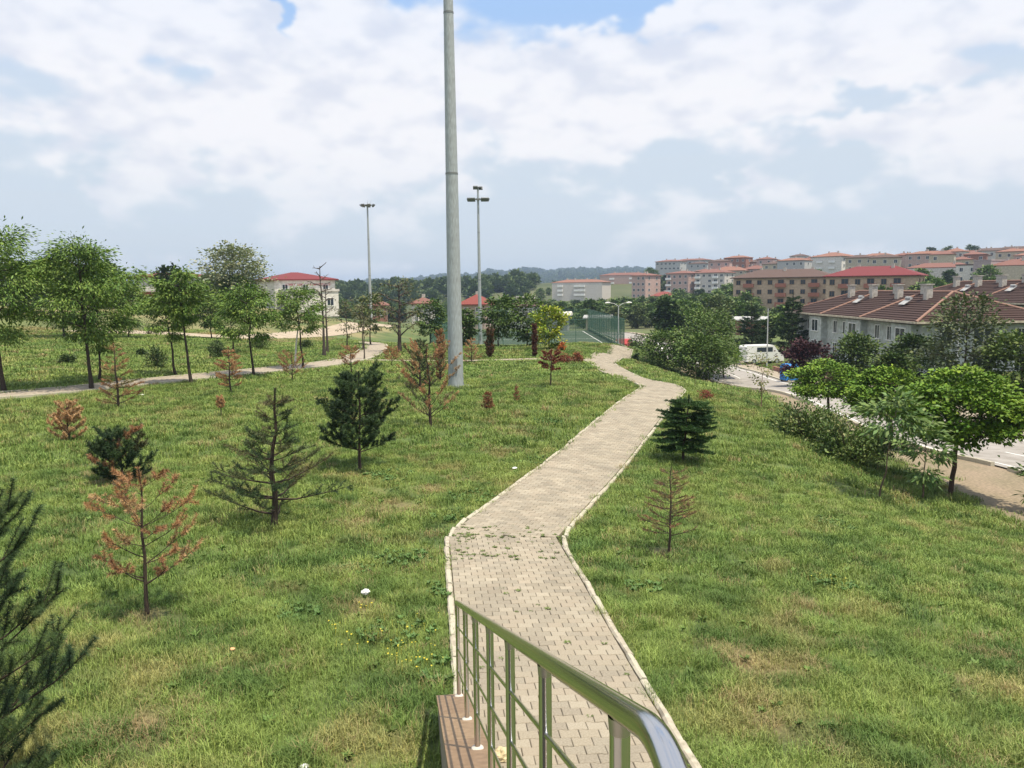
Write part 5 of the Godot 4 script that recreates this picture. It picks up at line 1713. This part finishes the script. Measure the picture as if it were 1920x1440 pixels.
	var Bt = [[-14.38, -63.04, 7.6, 1.1, 0.3, 60, "tall leafless tree with upright limbs behind the side path"], [-14.95, -66.67, 6.2, 0.8, 0.3, 50, "leafless tree close behind the tall leafless one"], [-14.1, -70.59, 4.6, 1.2, 0.3, 420, "thin olive tree right of the leafless pair"], [-12.8, -70.72, 4.1, 1.0, 0.35, 420, "thin olive tree, second right of the leafless pair"], [-13.6, -79.5, 4.9, 1.4, 0.3, 1100, "green tree behind the thin olive trees"], [-10.76, -59.93, 3.9, 0.5, 0.55, 40, "thin dark bare stem standing at the side path's bend"], [-9.3, -67.82, 6.2, 2.0, 0.2, 900, "half-bare olive tree with a thick forked trunk left of the grey pole"]]
	for i in Bt.size():
		var a = Bt[i]
		var o = bareb.duplicate()
		o.merge({"seed": 150 + i, "h": a[2], "r": a[3], "clear": a[4], "leaves": a[5], "limbs": 14 if i != 5 else 5, "trunk": [0.13, 0.11, 0.07, 0.07, 0.08, 0.06, 0.2][i]}, true)
		if i == 4:
			o.col = Color(0.07, 0.12, 0.025)
			o.leaf = 0.3
		plant("sparse_tree", a[6], "tree", ground(a[0], a[1]), broadleaf(o), 0.0, "sparse trees by the bend")
	# trees round the court
	for a in [[-1.13, -72.48, 4.4, 1.6, "leafy green tree right of the far mast"], [1.39, -74.0, 4.5, 1.9, "dark green tree between the far mast and the yellow-green tree"], [-4.31, -74.64, 3.3, 1.2, "green tree at the foot of the far mast"], [-8.38, -86.0, 4.6, 1.6, "leafy green tree left of the tall grey pole"]]:
		plant("leafy_tree", a[4], "tree", ground(a[0], a[1]), broadleaf({"seed": int(-a[1] * 10), "h": a[2], "r": a[3], "clear": 0.15, "leaves": 2200, "leaf": 0.3, "leafw": 0.3, "col": Color(0.055, 0.10, 0.026), "col2": Color(0.11, 0.17, 0.04), "limbs": 14, "extra": 16}), 0.0, "trees in front of the court")
	plant("bush", "dark bush beside the end of the path", "shrub", ground(14.2, -92.0), bush({"seed": 191, "r": 1.5, "h": 2.6, "leaves": 1800, "leaf": 0.22, "cols": [Color(0.045, 0.07, 0.028), Color(0.07, 0.10, 0.035)]}), 0.0, "", ["stems", "foliage"])
	plant("bush", "small dark upright bush right of the path's last stretch", "shrub", ground(10.4, -69.0), bush({"seed": 192, "r": 0.4, "h": 1.0, "leaves": 900, "leaf": 0.12, "cols": [Color(0.04, 0.065, 0.028)]}), 0.0, "", ["stems", "foliage"])
	# street trees
	var street = [[14.4, -77.0, 3.6, 2.4, "feathery green tree at the head of the roadside row"], [17.6, -74.3, 6.2, 3.2, "largest green tree on the near roadside"], [16.0, -69.5, 3.8, 2.1, "green tree in front of the largest roadside tree"]]
	for i in 3:
		var a = street[i]
		plant("leafy_tree", a[4], "tree", ground(a[0], a[1]), broadleaf({"seed": 200 + i, "h": a[2], "r": a[3], "clear": 0.06, "leaves": 5200, "leaf": 0.26, "leafw": 0.3, "col": Color(0.065, 0.115, 0.026), "col2": Color(0.13, 0.19, 0.05), "limbs": 18, "extra": 36, "droop": 0.25}), 0.0, "roadside trees")
	plant("sapling", "young roadside sapling with reddish forked stems and a thin crown", "tree", ground(11.75, -38.49), broadleaf({"seed": 210, "h": 2.65, "r": 0.78, "clear": 0.38, "leaves": 420, "leaf": 0.13, "leafw": 0.3, "col": Color(0.13, 0.16, 0.05), "col2": Color(0.24, 0.22, 0.09), "bark": Color(0.30, 0.17, 0.13), "limbs": 8, "extra": 3, "trunk": 0.03}))
	plant("sapling", "leafless thin sapling behind the path's far corner", "tree", ground(9.44, -42.17), broadleaf({"seed": 211, "h": 1.4, "r": 0.4, "clear": 0.3, "leaves": 40, "leaf": 0.08, "col": Color(0.2, 0.2, 0.08), "bark": Color(0.25, 0.2, 0.13), "limbs": 6, "extra": 1, "trunk": 0.018}))
	# clipped maples
	var mp = [[13.95, -25.7, 1.0, "nearest round-crowned maple, on the verge with its trunk in view"], [16.3, -35.0, 0.98, "middle of the three round-crowned maples"], [16.6, -42.6, 1.0, "farthest of the three round-crowned maples on the near verge"], [20.2, -78.0, 0.95, "round-crowned maple beside the largest roadside tree"]]
	for i in mp.size():
		plant("maple", mp[i][3], "tree", ground(mp[i][0], mp[i][1]), maple(220 + i, 3.95 * mp[i][2] if i == 0 else [0, 3.45, 3.2, 3.3][i], 1.85 * mp[i][2], 17000 if i < 2 else 11000), i * 1.1, "round-crowned maples along the street", ["trunk", "crown"], M.needle)
	# scrub on the bank down to the street
	for a in [[11.2, -31.0, 1.35, 1.5, "green shrub on the bank, upper one of the thicket above the street"], [11.7, -27.9, 1.4, 1.7, "green shrub on the bank, lower one of the thicket above the street"]]:
		plant("shrub", a[4], "shrub", ground(a[0], a[1], -0.05), bush({"seed": int(a[0] * 31), "r": a[2], "h": a[3], "leaves": 4600, "clumps": 44, "leaf": 0.13, "leafw": 0.28, "stems": 16, "cols": [Color(0.105, 0.16, 0.045), Color(0.15, 0.205, 0.06), Color(0.075, 0.12, 0.035), Color(0.19, 0.21, 0.085)]}), 0.0, "thicket above the street", ["stems", "foliage"])
	var sumac = {"leaf": 0.26, "leafw": 0.16, "droop": 0.35, "col": Color(0.11, 0.185, 0.055), "col2": Color(0.19, 0.265, 0.09), "bark": Color(0.16, 0.11, 0.08), "limbs": 7, "extra": 2, "clump": 0.34, "trunk": 0.03}
	var s1 = sumac.duplicate(); s1.merge({"seed": 240, "h": 3.0, "r": 0.85, "clear": 0.62, "leaves": 900, "lean": 0.45})
	plant("sumac", "feathery young sumac with a leaning stem at the foot of the bank", "tree", ground(10.25, -22.56), broadleaf(s1), 0.0, "young sumacs on the bank")
	var s2 = sumac.duplicate(); s2.merge({"seed": 241, "h": 2.3, "r": 0.75, "clear": 0.25, "leaves": 900, "lean": 0.1})
	plant("sumac", "low feathery sumac just left of the nearest maple's trunk", "tree", ground(12.2, -24.0), broadleaf(s2), 0.0, "young sumacs on the bank")
	var s3 = sumac.duplicate(); s3.merge({"seed": 242, "h": 1.7, "r": 0.6, "clear": 0.15, "leaves": 500, "lean": 0.0})
	plant("sumac", "small feathery sumac at the right edge above the street", "tree", ground(15.9, -24.2), broadleaf(s3), 0.0, "young sumacs on the bank")
	# across the street
	var across = [[24.3, -67.8, 3.6, 1.8, Color(0.050, 0.022, 0.030), Color(0.085, 0.035, 0.040), "dark purple-leaved tree across the street"], [28.7, -68.4, 3.9, 2.0, Color(0.06, 0.10, 0.03), Color(0.13, 0.18, 0.05), "round green tree in front of the left row house"], [31.4, -64.0, 3.5, 2.1, Color(0.045, 0.075, 0.026), Color(0.08, 0.12, 0.035), "dark round tree in front of the middle row house"], [29.2, -52.6, 6.4, 2.35, Color(0.075, 0.10, 0.045), Color(0.13, 0.155, 0.075), "big loose olive-green tree before the right row house"], [30.9, -49.5, 4.2, 2.1, Color(0.07, 0.11, 0.03), Color(0.13, 0.18, 0.05), "green tree at the right edge across the street"], [28.0, -60.0, 2.2, 1.3, Color(0.06, 0.10, 0.03), Color(0.11, 0.15, 0.04), "low bushy tree left of the dark round tree"]]
	for i in across.size():
		var a = across[i]
		plant("garden_tree", a[6], "tree", ground(a[0], a[1]), broadleaf({"seed": 250 + i, "h": a[2], "r": a[3], "clear": 0.12, "leaves": 3600, "leaf": 0.27, "leafw": 0.36, "col": a[4], "col2": a[5], "limbs": 18, "extra": 30, "droop": 0.15}), 0.0, "garden trees across the street")
	var con = [[34.6, -101.5, 8.4, 2.6, "tall dark conifer left of the row houses"], [31.0, -106.0, 7.4, 2.4, "dark conifer behind the tall one by the row houses"]]
	for i in 2:
		var a = con[i]
		plant("conifer", a[4], "tree", ground(a[0], a[1]), conifer({"seed": 260 + i, "h": a[2], "r": a[3], "clear": 0.05, "whorls": 14, "per": 8, "rise": 0.1, "shape": 0.8, "cols": [Color(0.03, 0.055, 0.022), Color(0.045, 0.075, 0.03)], "count": 26, "needle": 0.3, "needlew": 0.03, "shoots": 7.0, "shoot": 0.5, "perk": 0.2}), 0.0, "conifers by the row houses", tn, N)
	background_trees()

func maple(seed_, H, R, leaves):
	# dense flattened globe on a clean stem, built of overlapping leafy sprays in tiers
	var g = RandomNumberGenerator.new()
	g.seed = seed_
	var bark = Buf.new()
	bark.col = Color(0.10, 0.065, 0.045)
	var fork = Vector3(0.12, H * 0.42, 0)
	bark.tube(bend(Vector3(0, -0.15, 0), fork, 0, 5, g, 0.02), radii(6, 0.085, 0.065), 9)
	var cc = Vector3(0.25, H * 0.675, 0)
	var ry = H * 0.335
	var fol = Buf.new()
	var tips = []
	for i in 15:
		var a = i * 2.4
		var e = cc + Vector3(cos(a) * R * 0.8, lerpf(-0.55, 0.85, g.randf()) * ry, sin(a) * R * 0.8) * lerpf(0.5, 0.95, g.randf())
		bark.tube(bend(fork, e, 0.05, 4, g, 0.05), radii(5, 0.045, 0.008), 5)
	for i in 190:
		var d = Vector3(g.randfn(), g.randfn(), g.randfn()).normalized()
		var k = pow(g.randf(), 0.22)
		var p = Vector3(d.x * R, d.y * ry * (1.0 if d.y > 0.0 else 0.72), d.z * R) * k * g.randf_range(0.9, 1.06)
		tips.append([p, d, k])
	var per = leaves / tips.size()
	for t in tips:
		var base = Color(0.085, 0.17, 0.018).lerp(Color(0.175, 0.275, 0.030), g.randf())
		var tilt = (t[1] * Vector3(1, 0.25, 1)).normalized()
		for i in per:
			var q = Vector3(g.randfn() * 0.20, g.randfn() * 0.055, g.randfn() * 0.20)
			q.y -= (q.x * tilt.x + q.z * tilt.z) * 0.25
			fol.col = vary(base, g, 0.16)
			var dd = (tilt * 0.8 + Vector3(g.randf_range(-0.8, 0.8), g.randf_range(-0.55, 0.1), g.randf_range(-0.8, 0.8))).normalized()
			leaf(fol, cc + t[0] + q, dd, g.randf_range(0.09, 0.17), g.randf_range(0.04, 0.065), g)
	return [bark, fol]

func clump_tree(seed_, tall, c1, c2, dense = 420):
	# tree for the middle distance: unit height 1, crown of leafy sprays
	return broadleaf({"seed": seed_, "h": 8.0, "r": tall, "clear": 0.06, "leaves": dense * 4, "leaf": 0.75, "leafw": 0.42, "col": c1, "col2": c2, "limbs": 11, "extra": 26, "droop": 0.1, "clump": 0.3, "trunk": 0.2})

func background_trees():
	var protos = []
	var cols = [[Color(0.055, 0.100, 0.028), Color(0.105, 0.160, 0.042)], [Color(0.085, 0.145, 0.035), Color(0.145, 0.210, 0.052)], [Color(0.042, 0.078, 0.026), Color(0.080, 0.120, 0.036)], [Color(0.095, 0.13, 0.05), Color(0.15, 0.185, 0.075)], [Color(0.070, 0.120, 0.032), Color(0.125, 0.185, 0.045)]]
	for i in 5:
		protos.append([clump_tree(300 + i, [3.4, 3.9, 2.7, 3.6, 4.2][i], cols[i][0], cols[i][1])])
	for p in protos:
		p.append(p[0][0].mesh())
		p.append(p[0][1].mesh())
	var kinds = ["dark green", "fresh green", "deep green", "olive green", "mid green"]
	# zones: azimuth range (degrees), distance range, count, height range, phrase
	var zones = [
		[7.0, 16.5, 135.0, 330.0, 88, 4.2, 7.2, "of tree belt", ["left of the narrow pink tower", "below the narrow pink tower", "below the second pink block", "below the pale block with stacked balconies", "left of the beige apartment block"]],
		[1.5, 8.0, 150.0, 340.0, 50, 4.2, 7.2, "of hollow behind court", ["left of the long white apartment block", "below the long white block's left half", "below the long white block's right half", "right of the long white apartment block"]],
		[-13.5, 3.0, 175.0, 480.0, 78, 4.0, 6.8, "of wooded hollow", ["left of the left floodlight mast", "just right of the left floodlight mast", "left of the tall grey pole", "behind the tall grey pole", "right of the right floodlight mast", "above the yellow-green tree"]],
		[16.5, 24.0, 98.0, 200.0, 34, 4.5, 7.0, "of trees across street", ["below the beige block's left end", "below the beige block's middle", "below the beige block's right end"]],
		[24.0, 34.0, 120.0, 260.0, 34, 4.5, 7.5, "of trees behind terrace", ["above the left row house", "above the middle row house", "above the right row house"]],
		[9.0, 34.0, 290.0, 560.0, 56, 5.0, 8.0, "of town hill", ["above the pink blocks", "above the pale balcony block", "above the beige block", "above the crimson roof", "beside the long white house", "at the right end of town"]],
		[-36.0, -25.5, 108.0, 210.0, 22, 3.5, 6.5, "of rise behind bank", ["at the far left", "behind the two tall leafy trees", "right of the two tall leafy trees"]],
		[-20.0, -17.5, 122.0, 190.0, 7, 3.5, 5.5, "of rise", ["between the dark red roof and the big grey-green tree"]]]
	rng.seed = 909
	var occupied = []
	for c in get_children():
		if c.has_meta("category") and c.get_meta("category") in ["building", "house", "hut", "shed"]:
			occupied.append(Vector2(c.position.x, c.position.z))
	for zn in zones:
		var left = zn[4]
		var tries = 0
		while left > 0 and tries < zn[4] * 14:
			tries += 1
			var a = deg_to_rad(rng.randf_range(zn[0], zn[1]))
			var r = sqrt(lerpf(zn[2] * zn[2], zn[3] * zn[3], rng.randf()))
			var x = sin(a) * r
			var z = -cos(a) * r
			if x > -14.0 and x < 27.0 and z > -146.0:
				continue
			var bad = false
			for q in occupied:
				# keep off the houses and off the ground right in front of them
				var dv = Vector2(x, z) - q
				if dv.length() < 13.0 or (zn[2] > 280.0 and dv.length() < 24.0 and dv.y > 0.0):
					bad = true
					break
			if bad:
				continue
			left -= 1
			var k = rng.randi() % 5
			var spots = zn[8]
			var spot = spots[clampi(int((rad_to_deg(a) - zn[0]) / (zn[1] - zn[0]) * spots.size()), 0, spots.size() - 1)]
			var part_way = (r - zn[2]) / (zn[3] - zn[2])
			var deep = "front" if part_way < 0.42 else "middle" if part_way < 0.75 else "back"
			var t = thing("distant_tree", "%s tree, %s %s, %s" % [kinds[k], deep, zn[7], spot], "tree", ground(x, z, -0.1), rng.randf() * TAU, "%s trees, %s %s, %s" % [kinds[k], deep, zn[7], spot])
			var hh = rng.randf_range(zn[5], zn[6]) / 8.0
			if zn[7].begins_with("of trees across"):
				hh *= 0.8
			t.scale = Vector3(hh * rng.randf_range(0.9, 1.25), hh, hh * rng.randf_range(0.9, 1.25))
			part("trunk", protos[k][1], M.bark, t)
			part("crown", protos[k][2], M.leaf, t)
	# the far woods, a mass nobody could count
	var wood = Buf.new()
	var g = RandomNumberGenerator.new()
	g.seed = 71
	for i in 260:
		var d = Vector3(g.randfn(), absf(g.randfn()) * 0.8, g.randfn()).normalized() * pow(g.randf(), 0.3)
		wood.col = Color(1, 1, 1) * g.randf_range(0.75, 1.2)
		leaf(wood, Vector3(d.x * 4.2, 2.0 + d.y * 7.0, d.z * 4.2), (d + Vector3(g.randf_range(-0.5, 0.5), g.randf_range(-0.2, 0.6), g.randf_range(-0.5, 0.5))).normalized(), g.randf_range(1.6, 2.8), g.randf_range(0.7, 1.2), g)
	var list = []
	var cl = []
	for i in 15000:
		var a = deg_to_rad(rng.randf_range(-44.0, 44.0))
		var r = 0.0
		if rng.randf() < 0.45:
			r = sqrt(lerpf(470.0 * 470.0, 1200.0 * 1200.0, rng.randf()))
		else:
			r = sqrt(lerpf(1200.0 * 1200.0, 3600.0 * 3600.0, rng.randf()))
		if a > 0.03 and r < 760.0:
			continue
		var x = sin(a) * r
		var z = -cos(a) * r
		var s = rng.randf_range(0.6, 1.0) * (1.0 if r < 1200.0 else 1.9)
		list.append(Transform3D(Basis(Vector3.UP, rng.randf() * TAU).scaled(Vector3(s * 1.2, s * rng.randf_range(0.8, 1.2), s * 1.2)), Vector3(x, h(x, z) - 0.5, z)))
		cl.append(Color(0.07, 0.115, 0.04).lerp(Color(0.135, 0.185, 0.065), rng.randf()))
	var o = copies("far_woods", wood.mesh(), M.leaf, list, cl, self)
	tag(o, "distant woods covering the valley floor and the hills on the horizon", "woods")

# ---------- sky
func sky_picture() -> Image:
	var W = 2560
	var Hh = 1280
	var f1 = FastNoiseLite.new()
	f1.seed = 21
	f1.frequency = 1.0
	f1.fractal_octaves = 6
	f1.fractal_gain = 0.52
	var f2 = FastNoiseLite.new()
	f2.seed = 8
	f2.frequency = 1.0
	f2.fractal_octaves = 5
	var by = PackedByteArray()
	by.resize(W * Hh * 3)
	var px = 0
	for y in Hh:
		var el = (0.5 - (y + 0.5) / Hh) * PI
		var eld = rad_to_deg(el)
		if eld < 0.0:
			for x in W:
				by[px] = 150; by[px + 1] = 160; by[px + 2] = 140
				px += 3
			continue
		var ce = cos(el)
		var se = sin(el)
		# clear air by height
		var air = Vector3(212, 220, 227).lerp(Vector3(209, 221, 232), smoothstep(0.0, 6.0, eld)).lerp(Vector3(205, 219, 236), smoothstep(6.0, 14.0, eld)).lerp(Vector3(166, 199, 242), smoothstep(12.0, 18.0, eld)).lerp(Vector3(118, 164, 228), smoothstep(20.0, 80.0, eld))
		var cover0 = lerpf(-0.28, 0.42, smoothstep(2.0, 11.0, eld)) - 0.12 * smoothstep(30.0, 60.0, eld)
		var soft = lerpf(0.45, 0.85, smoothstep(2.0, 10.0, eld))
		var sq = 1.0 / (se + 0.16)
		for x in W:
			var az = TAU * (x + 0.5) / W
			var azd = rad_to_deg(az)
			if azd > 180.0: azd -= 360.0
			var dx = sin(az) * ce
			var dz = -cos(az) * ce
			var vx = dx * 5.2
			var vz = dz * 5.2
			var vy = se * 11.0
			var n1 = f1.get_noise_3d(vx, vy, vz)
			var n2 = f2.get_noise_3d(vx * 2.8 + 7.0, vy * 2.8, vz * 2.8)
			var cover = cover0
			if azd > -40.0 and azd < 40.0 and eld < 30.0:
				# openings and thick banks, with ragged edges
				var azw = azd
				var elw = eld
				azd += n2 * 2.6 + n1 * 2.0
				eld += n1 * 1.6 - n2 * 1.4
				cover -= 2.3 * exp(-((azd - 5.0) / 6.6) ** 2 - ((eld - 18.6 - absf(azd - 3.0) * 0.06) / 1.75) ** 2)
				cover -= 1.15 * exp(-((azd + 14.6 + (eld - 17.0) * 0.3) / 0.9) ** 2 - ((eld - 17.2) / 1.4) ** 2)
				cover -= 0.55 * exp(-((azd - 23.0) / 7.0) ** 2 - ((eld - 10.9 - (azd - 23.0) * 0.16) / 0.9) ** 2)
				cover += 0.35 * exp(-((azd + 14.0) / 9.0) ** 2 - ((eld - 13.2) / 3.0) ** 2)
				cover += 0.30 * exp(-((azd - 10.0) / 10.0) ** 2 - ((eld - 14.6) / 1.5) ** 2)
				cover += 0.30 * exp(-((azd - 25.0) / 8.0) ** 2 - ((eld - 9.3 - (azd - 25.0) * 0.14) / 0.8) ** 2)
				cover += 0.42 * exp(-((azd - 15.2) / 1.0) ** 2 - ((eld - 6.3) / 1.1) ** 2)
				cover += 0.40 * exp(-((azd + 26.0) / 1.6) ** 2 - ((eld - 5.9) / 1.4) ** 2)
				cover -= 0.25 * exp(-((azd - 2.0) / 12.0) ** 2 - ((eld - 7.0) / 3.0) ** 2)
				azd = azw
				eld = elw
			var m = smoothstep(-0.14, 0.26, n1 * 1.15 + cover)
			var lit = smoothstep(-0.50, 0.46, n2 * 0.9 + n1 * 0.75 + 0.12)
			var cloud = Vector3(224, 227, 238).lerp(Vector3(251, 249, 251), lit)
			var c = air.lerp(cloud, m * soft)
			by[px] = int(clampf(c.x, 0, 255)); by[px + 1] = int(clampf(c.y, 0, 255)); by[px + 2] = int(clampf(c.z, 0, 255))
			px += 3
	return Image.create_from_data(W, Hh, false, Image.FORMAT_RGB8, by)

func materials():
	M.leaf = leaf_mat(0.5)
	M.needle = leaf_mat(0.22)
	M.bark = mat(Color.WHITE, 0.95)
	M.bark.vertex_color_use_as_albedo = true
	M.bark.albedo_texture = grain(0.03, Color(0.62, 0.6, 0.58), Color(1, 1, 1), 44, 256, 4)
	M.bark.uv1_triplanar = true
	M.bark.uv1_scale = Vector3(6, 2, 6)
	var stone = grain(0.05, Color(0.80, 0.79, 0.77), Color(1, 1, 1), 12, 512, 5)
	var blot = grain(0.012, Color(0.78, 0.77, 0.75), Color(1, 1, 1), 14, 512, 5)
	M.paver_a = textured(lin(0.390, 0.342, 0.262), stone, 1.7)
	M.paver_b = textured(lin(0.428, 0.380, 0.296), stone, 1.9)
	M.paver_c = textured(lin(0.360, 0.320, 0.250), stone, 1.5)
	M.paver_d = textured(lin(0.402, 0.348, 0.268), stone, 2.1)
	M.paver_e = textured(lin(0.335, 0.295, 0.230), stone, 1.3)
	M.paver_any = textured(Color.WHITE, stone, 1.7)
	M.paver_any.vertex_color_use_as_albedo = true
	M.joint = textured(lin(0.12, 0.10, 0.065), stone, 3.0)
	M.kerb = textured(lin(0.58, 0.54, 0.43), stone, 2.3)
	M.kerb_b = textured(lin(0.54, 0.49, 0.39), blot, 1.1)
	M.paving_far = textured(lin(0.43, 0.37, 0.29), blot, 0.5)
	M.dirt = textured(lin(0.52, 0.43, 0.32), blot, 0.15)
	M.asphalt = textured(lin(0.40, 0.375, 0.35), blot, 0.12)
	M.line = mat(lin(0.72, 0.72, 0.70), 0.7)
	M.steel = mat(lin(0.60, 0.60, 0.61), 0.2, 1.0)
	M.steel_dull = mat(lin(0.50, 0.46, 0.42), 0.42, 1.0)
	M.steel.roughness_texture = grain(0.05, Color(0.6, 0.6, 0.6), Color(1.0, 1.0, 1.0), 52, 256, 3)
	M.steel.uv1_triplanar = true
	M.steel.uv1_scale = Vector3.ONE * 6.0
	M.mortar = mat(lin(0.55, 0.52, 0.46), 0.8)
	M.render_grey = textured(lin(0.33, 0.29, 0.24), blot, 0.9)
	M.cap_a = textured(lin(0.32, 0.215, 0.135), blot, 1.6, 0.6)
	M.cap_b = textured(lin(0.36, 0.25, 0.155), blot, 1.9, 0.6)
	var galv = grain(0.03, Color(0.70, 0.70, 0.70), Color(1, 1, 1), 33, 512, 5)
	galv = grain(0.02, Color(0.72, 0.70, 0.69), Color(1, 1, 1), 33, 512, 6)
	M.galvanised = textured(lin(0.50, 0.56, 0.58), galv, 0.9, 0.55)
	M.galvanised.metallic = 0.1
	M.galvanised.uv1_scale = Vector3(2.2, 0.22, 2.2)
	M.galvanised_dark = mat(lin(0.22, 0.23, 0.23), 0.6, 0.4)
	M.lamp_case = mat(lin(0.16, 0.17, 0.18), 0.5, 0.3)
	M.lamp_grey = mat(lin(0.55, 0.56, 0.56), 0.5, 0.3)
	M.white = mat(lin(0.78, 0.78, 0.76), 0.5)
	M.glass = mat(lin(0.035, 0.045, 0.055), 0.12)
	M.tyre = mat(lin(0.03, 0.03, 0.03), 0.9)
	M.red_paint = mat(lin(0.45, 0.05, 0.05), 0.4)
	M.blue_plastic = mat(lin(0.02, 0.22, 0.62), 0.5)
	M.pale_blue = mat(lin(0.42, 0.55, 0.68), 0.5)
	M.fence_green = mat(lin(0.035, 0.11, 0.075), 0.6)
	M.court = textured(lin(0.05, 0.09, 0.05), blot, 0.3)
	M.plaster = textured(lin(0.60, 0.57, 0.52), blot, 0.4)
	for w in [["white", 0.72, 0.69, 0.66], ["bright", 0.84, 0.82, 0.77], ["pink", 0.62, 0.45, 0.41], ["cream", 0.62, 0.55, 0.43], ["grey", 0.54, 0.55, 0.56], ["beige", 0.66, 0.51, 0.37], ["brick", 0.38, 0.19, 0.14], ["green", 0.43, 0.46, 0.42], ["mauve", 0.50, 0.41, 0.42], ["blue", 0.56, 0.60, 0.60]]:
		M["wall_" + w[0]] = textured(lin(w[1], w[2], w[3]), blot, 0.25)
	var tiles = grain(0.09, Color(0.62, 0.6, 0.6), Color(1, 1, 1), 19, 512, 4)
	for w in [["orange", 0.40, 0.20, 0.14], ["red", 0.32, 0.15, 0.115], ["brown", 0.17, 0.11, 0.09], ["bright", 0.36, 0.09, 0.07], ["crimson", 0.27, 0.05, 0.055], ["maroon", 0.28, 0.05, 0.06], ["row", 0.085, 0.043, 0.034]]:
		M["tile_" + w[0]] = textured(lin(w[1], w[2], w[3]), tiles, 0.5)
	M.ridge = textured(lin(0.42, 0.25, 0.19), tiles, 0.8)
	M.rail_brown = mat(lin(0.30, 0.12, 0.08), 0.7)
	M.frame_brown = mat(lin(0.25, 0.16, 0.11), 0.7)

func _ready():
	# camera, sky, sun, exposure
	var cam = Camera3D.new()
	cam.fov = 50.0
	cam.near = 0.05
	cam.far = 9000.0
	cam.transform = Transform3D(Basis(Vector3.RIGHT, deg_to_rad(-6.65)) * Basis(Vector3.BACK, deg_to_rad(-0.7)), Vector3(0, 4.4, 0))
	add_child(cam)
	cam.current = true
	var env = Environment.new()
	env.background_mode = Environment.BG_SKY
	env.tonemap_mode = Environment.TONE_MAPPER_LINEAR
	env.tonemap_exposure = 1.12
	env.background_energy_multiplier = 0.96
	env.sdfgi_enabled = true
	env.ssao_enabled = true
	env.ssil_enabled = true
	var pano = PanoramaSkyMaterial.new()
	pano.panorama = ImageTexture.create_from_image(sky_picture())
	var sky = Sky.new()
	sky.sky_material = pano
	env.sky = sky
	env.fog_enabled = true
	env.fog_density = 0.00022
	env.fog_light_color = Color(0.72, 0.81, 0.93)
	var we = WorldEnvironment.new()
	we.environment = env
	add_child(we)
	var sun = DirectionalLight3D.new()
	sun.light_energy = 1.6
	sun.light_color = Color(1.0, 0.955, 0.87)
	sun.light_angular_distance = 0.6
	sun.shadow_enabled = true
	sun.look_at_from_position(Vector3(0.26, 0.935, 0.22) * 100.0, Vector3.ZERO)
	add_child(sun)
	noise.seed = 4
	noise.frequency = 0.06
	noise.fractal_octaves = 4
	noise2.seed = 15
	noise2.frequency = 0.06
	noise2.fractal_octaves = 4
	var t0 = Time.get_ticks_msec()
	materials()
	solve_survey()
	build_ground()
	build_path()
	build_ways()
	print("land ", Time.get_ticks_msec() - t0)
	build_town()
	fence_and_court()
	mast("tall grey steel floodlight pole rising out of the picture in mid lawn", ground(-2.7, -39.4), 24.0, 0.37, 0.17, 2)
	mast("far floodlight mast with a crossbar of lamps right of the tall grey pole", ground(-4.0, -106.0), 20.0, 0.26, 0.12, 2)
	mast("far floodlight mast with a ring of lamps left of the tall grey pole", ground(-25.3, -149.0), 21.4, 0.30, 0.14, 1)
	street_lamp("slim street lamp rising in front of the terrace roofs", ground(33.4, -61.5), 6.0, [], 0.3)
	street_lamp("thin street lamp left of the dark conifers", ground(28.0, -90.0), 6.4, [], 0.3)
	street_lamp("double-armed street lamp beside the end of the sports court", ground(12.6, -97.0), 5.4, [-1.0, 1.0], 0.0)
	stair_wall()
	handrail()
	vehicles()
	print("built ", Time.get_ticks_msec() - t0)
	plants()
	print("planted ", Time.get_ticks_msec() - t0)
	build_turf()
	litter()
	print("done ", Time.get_ticks_msec() - t0)
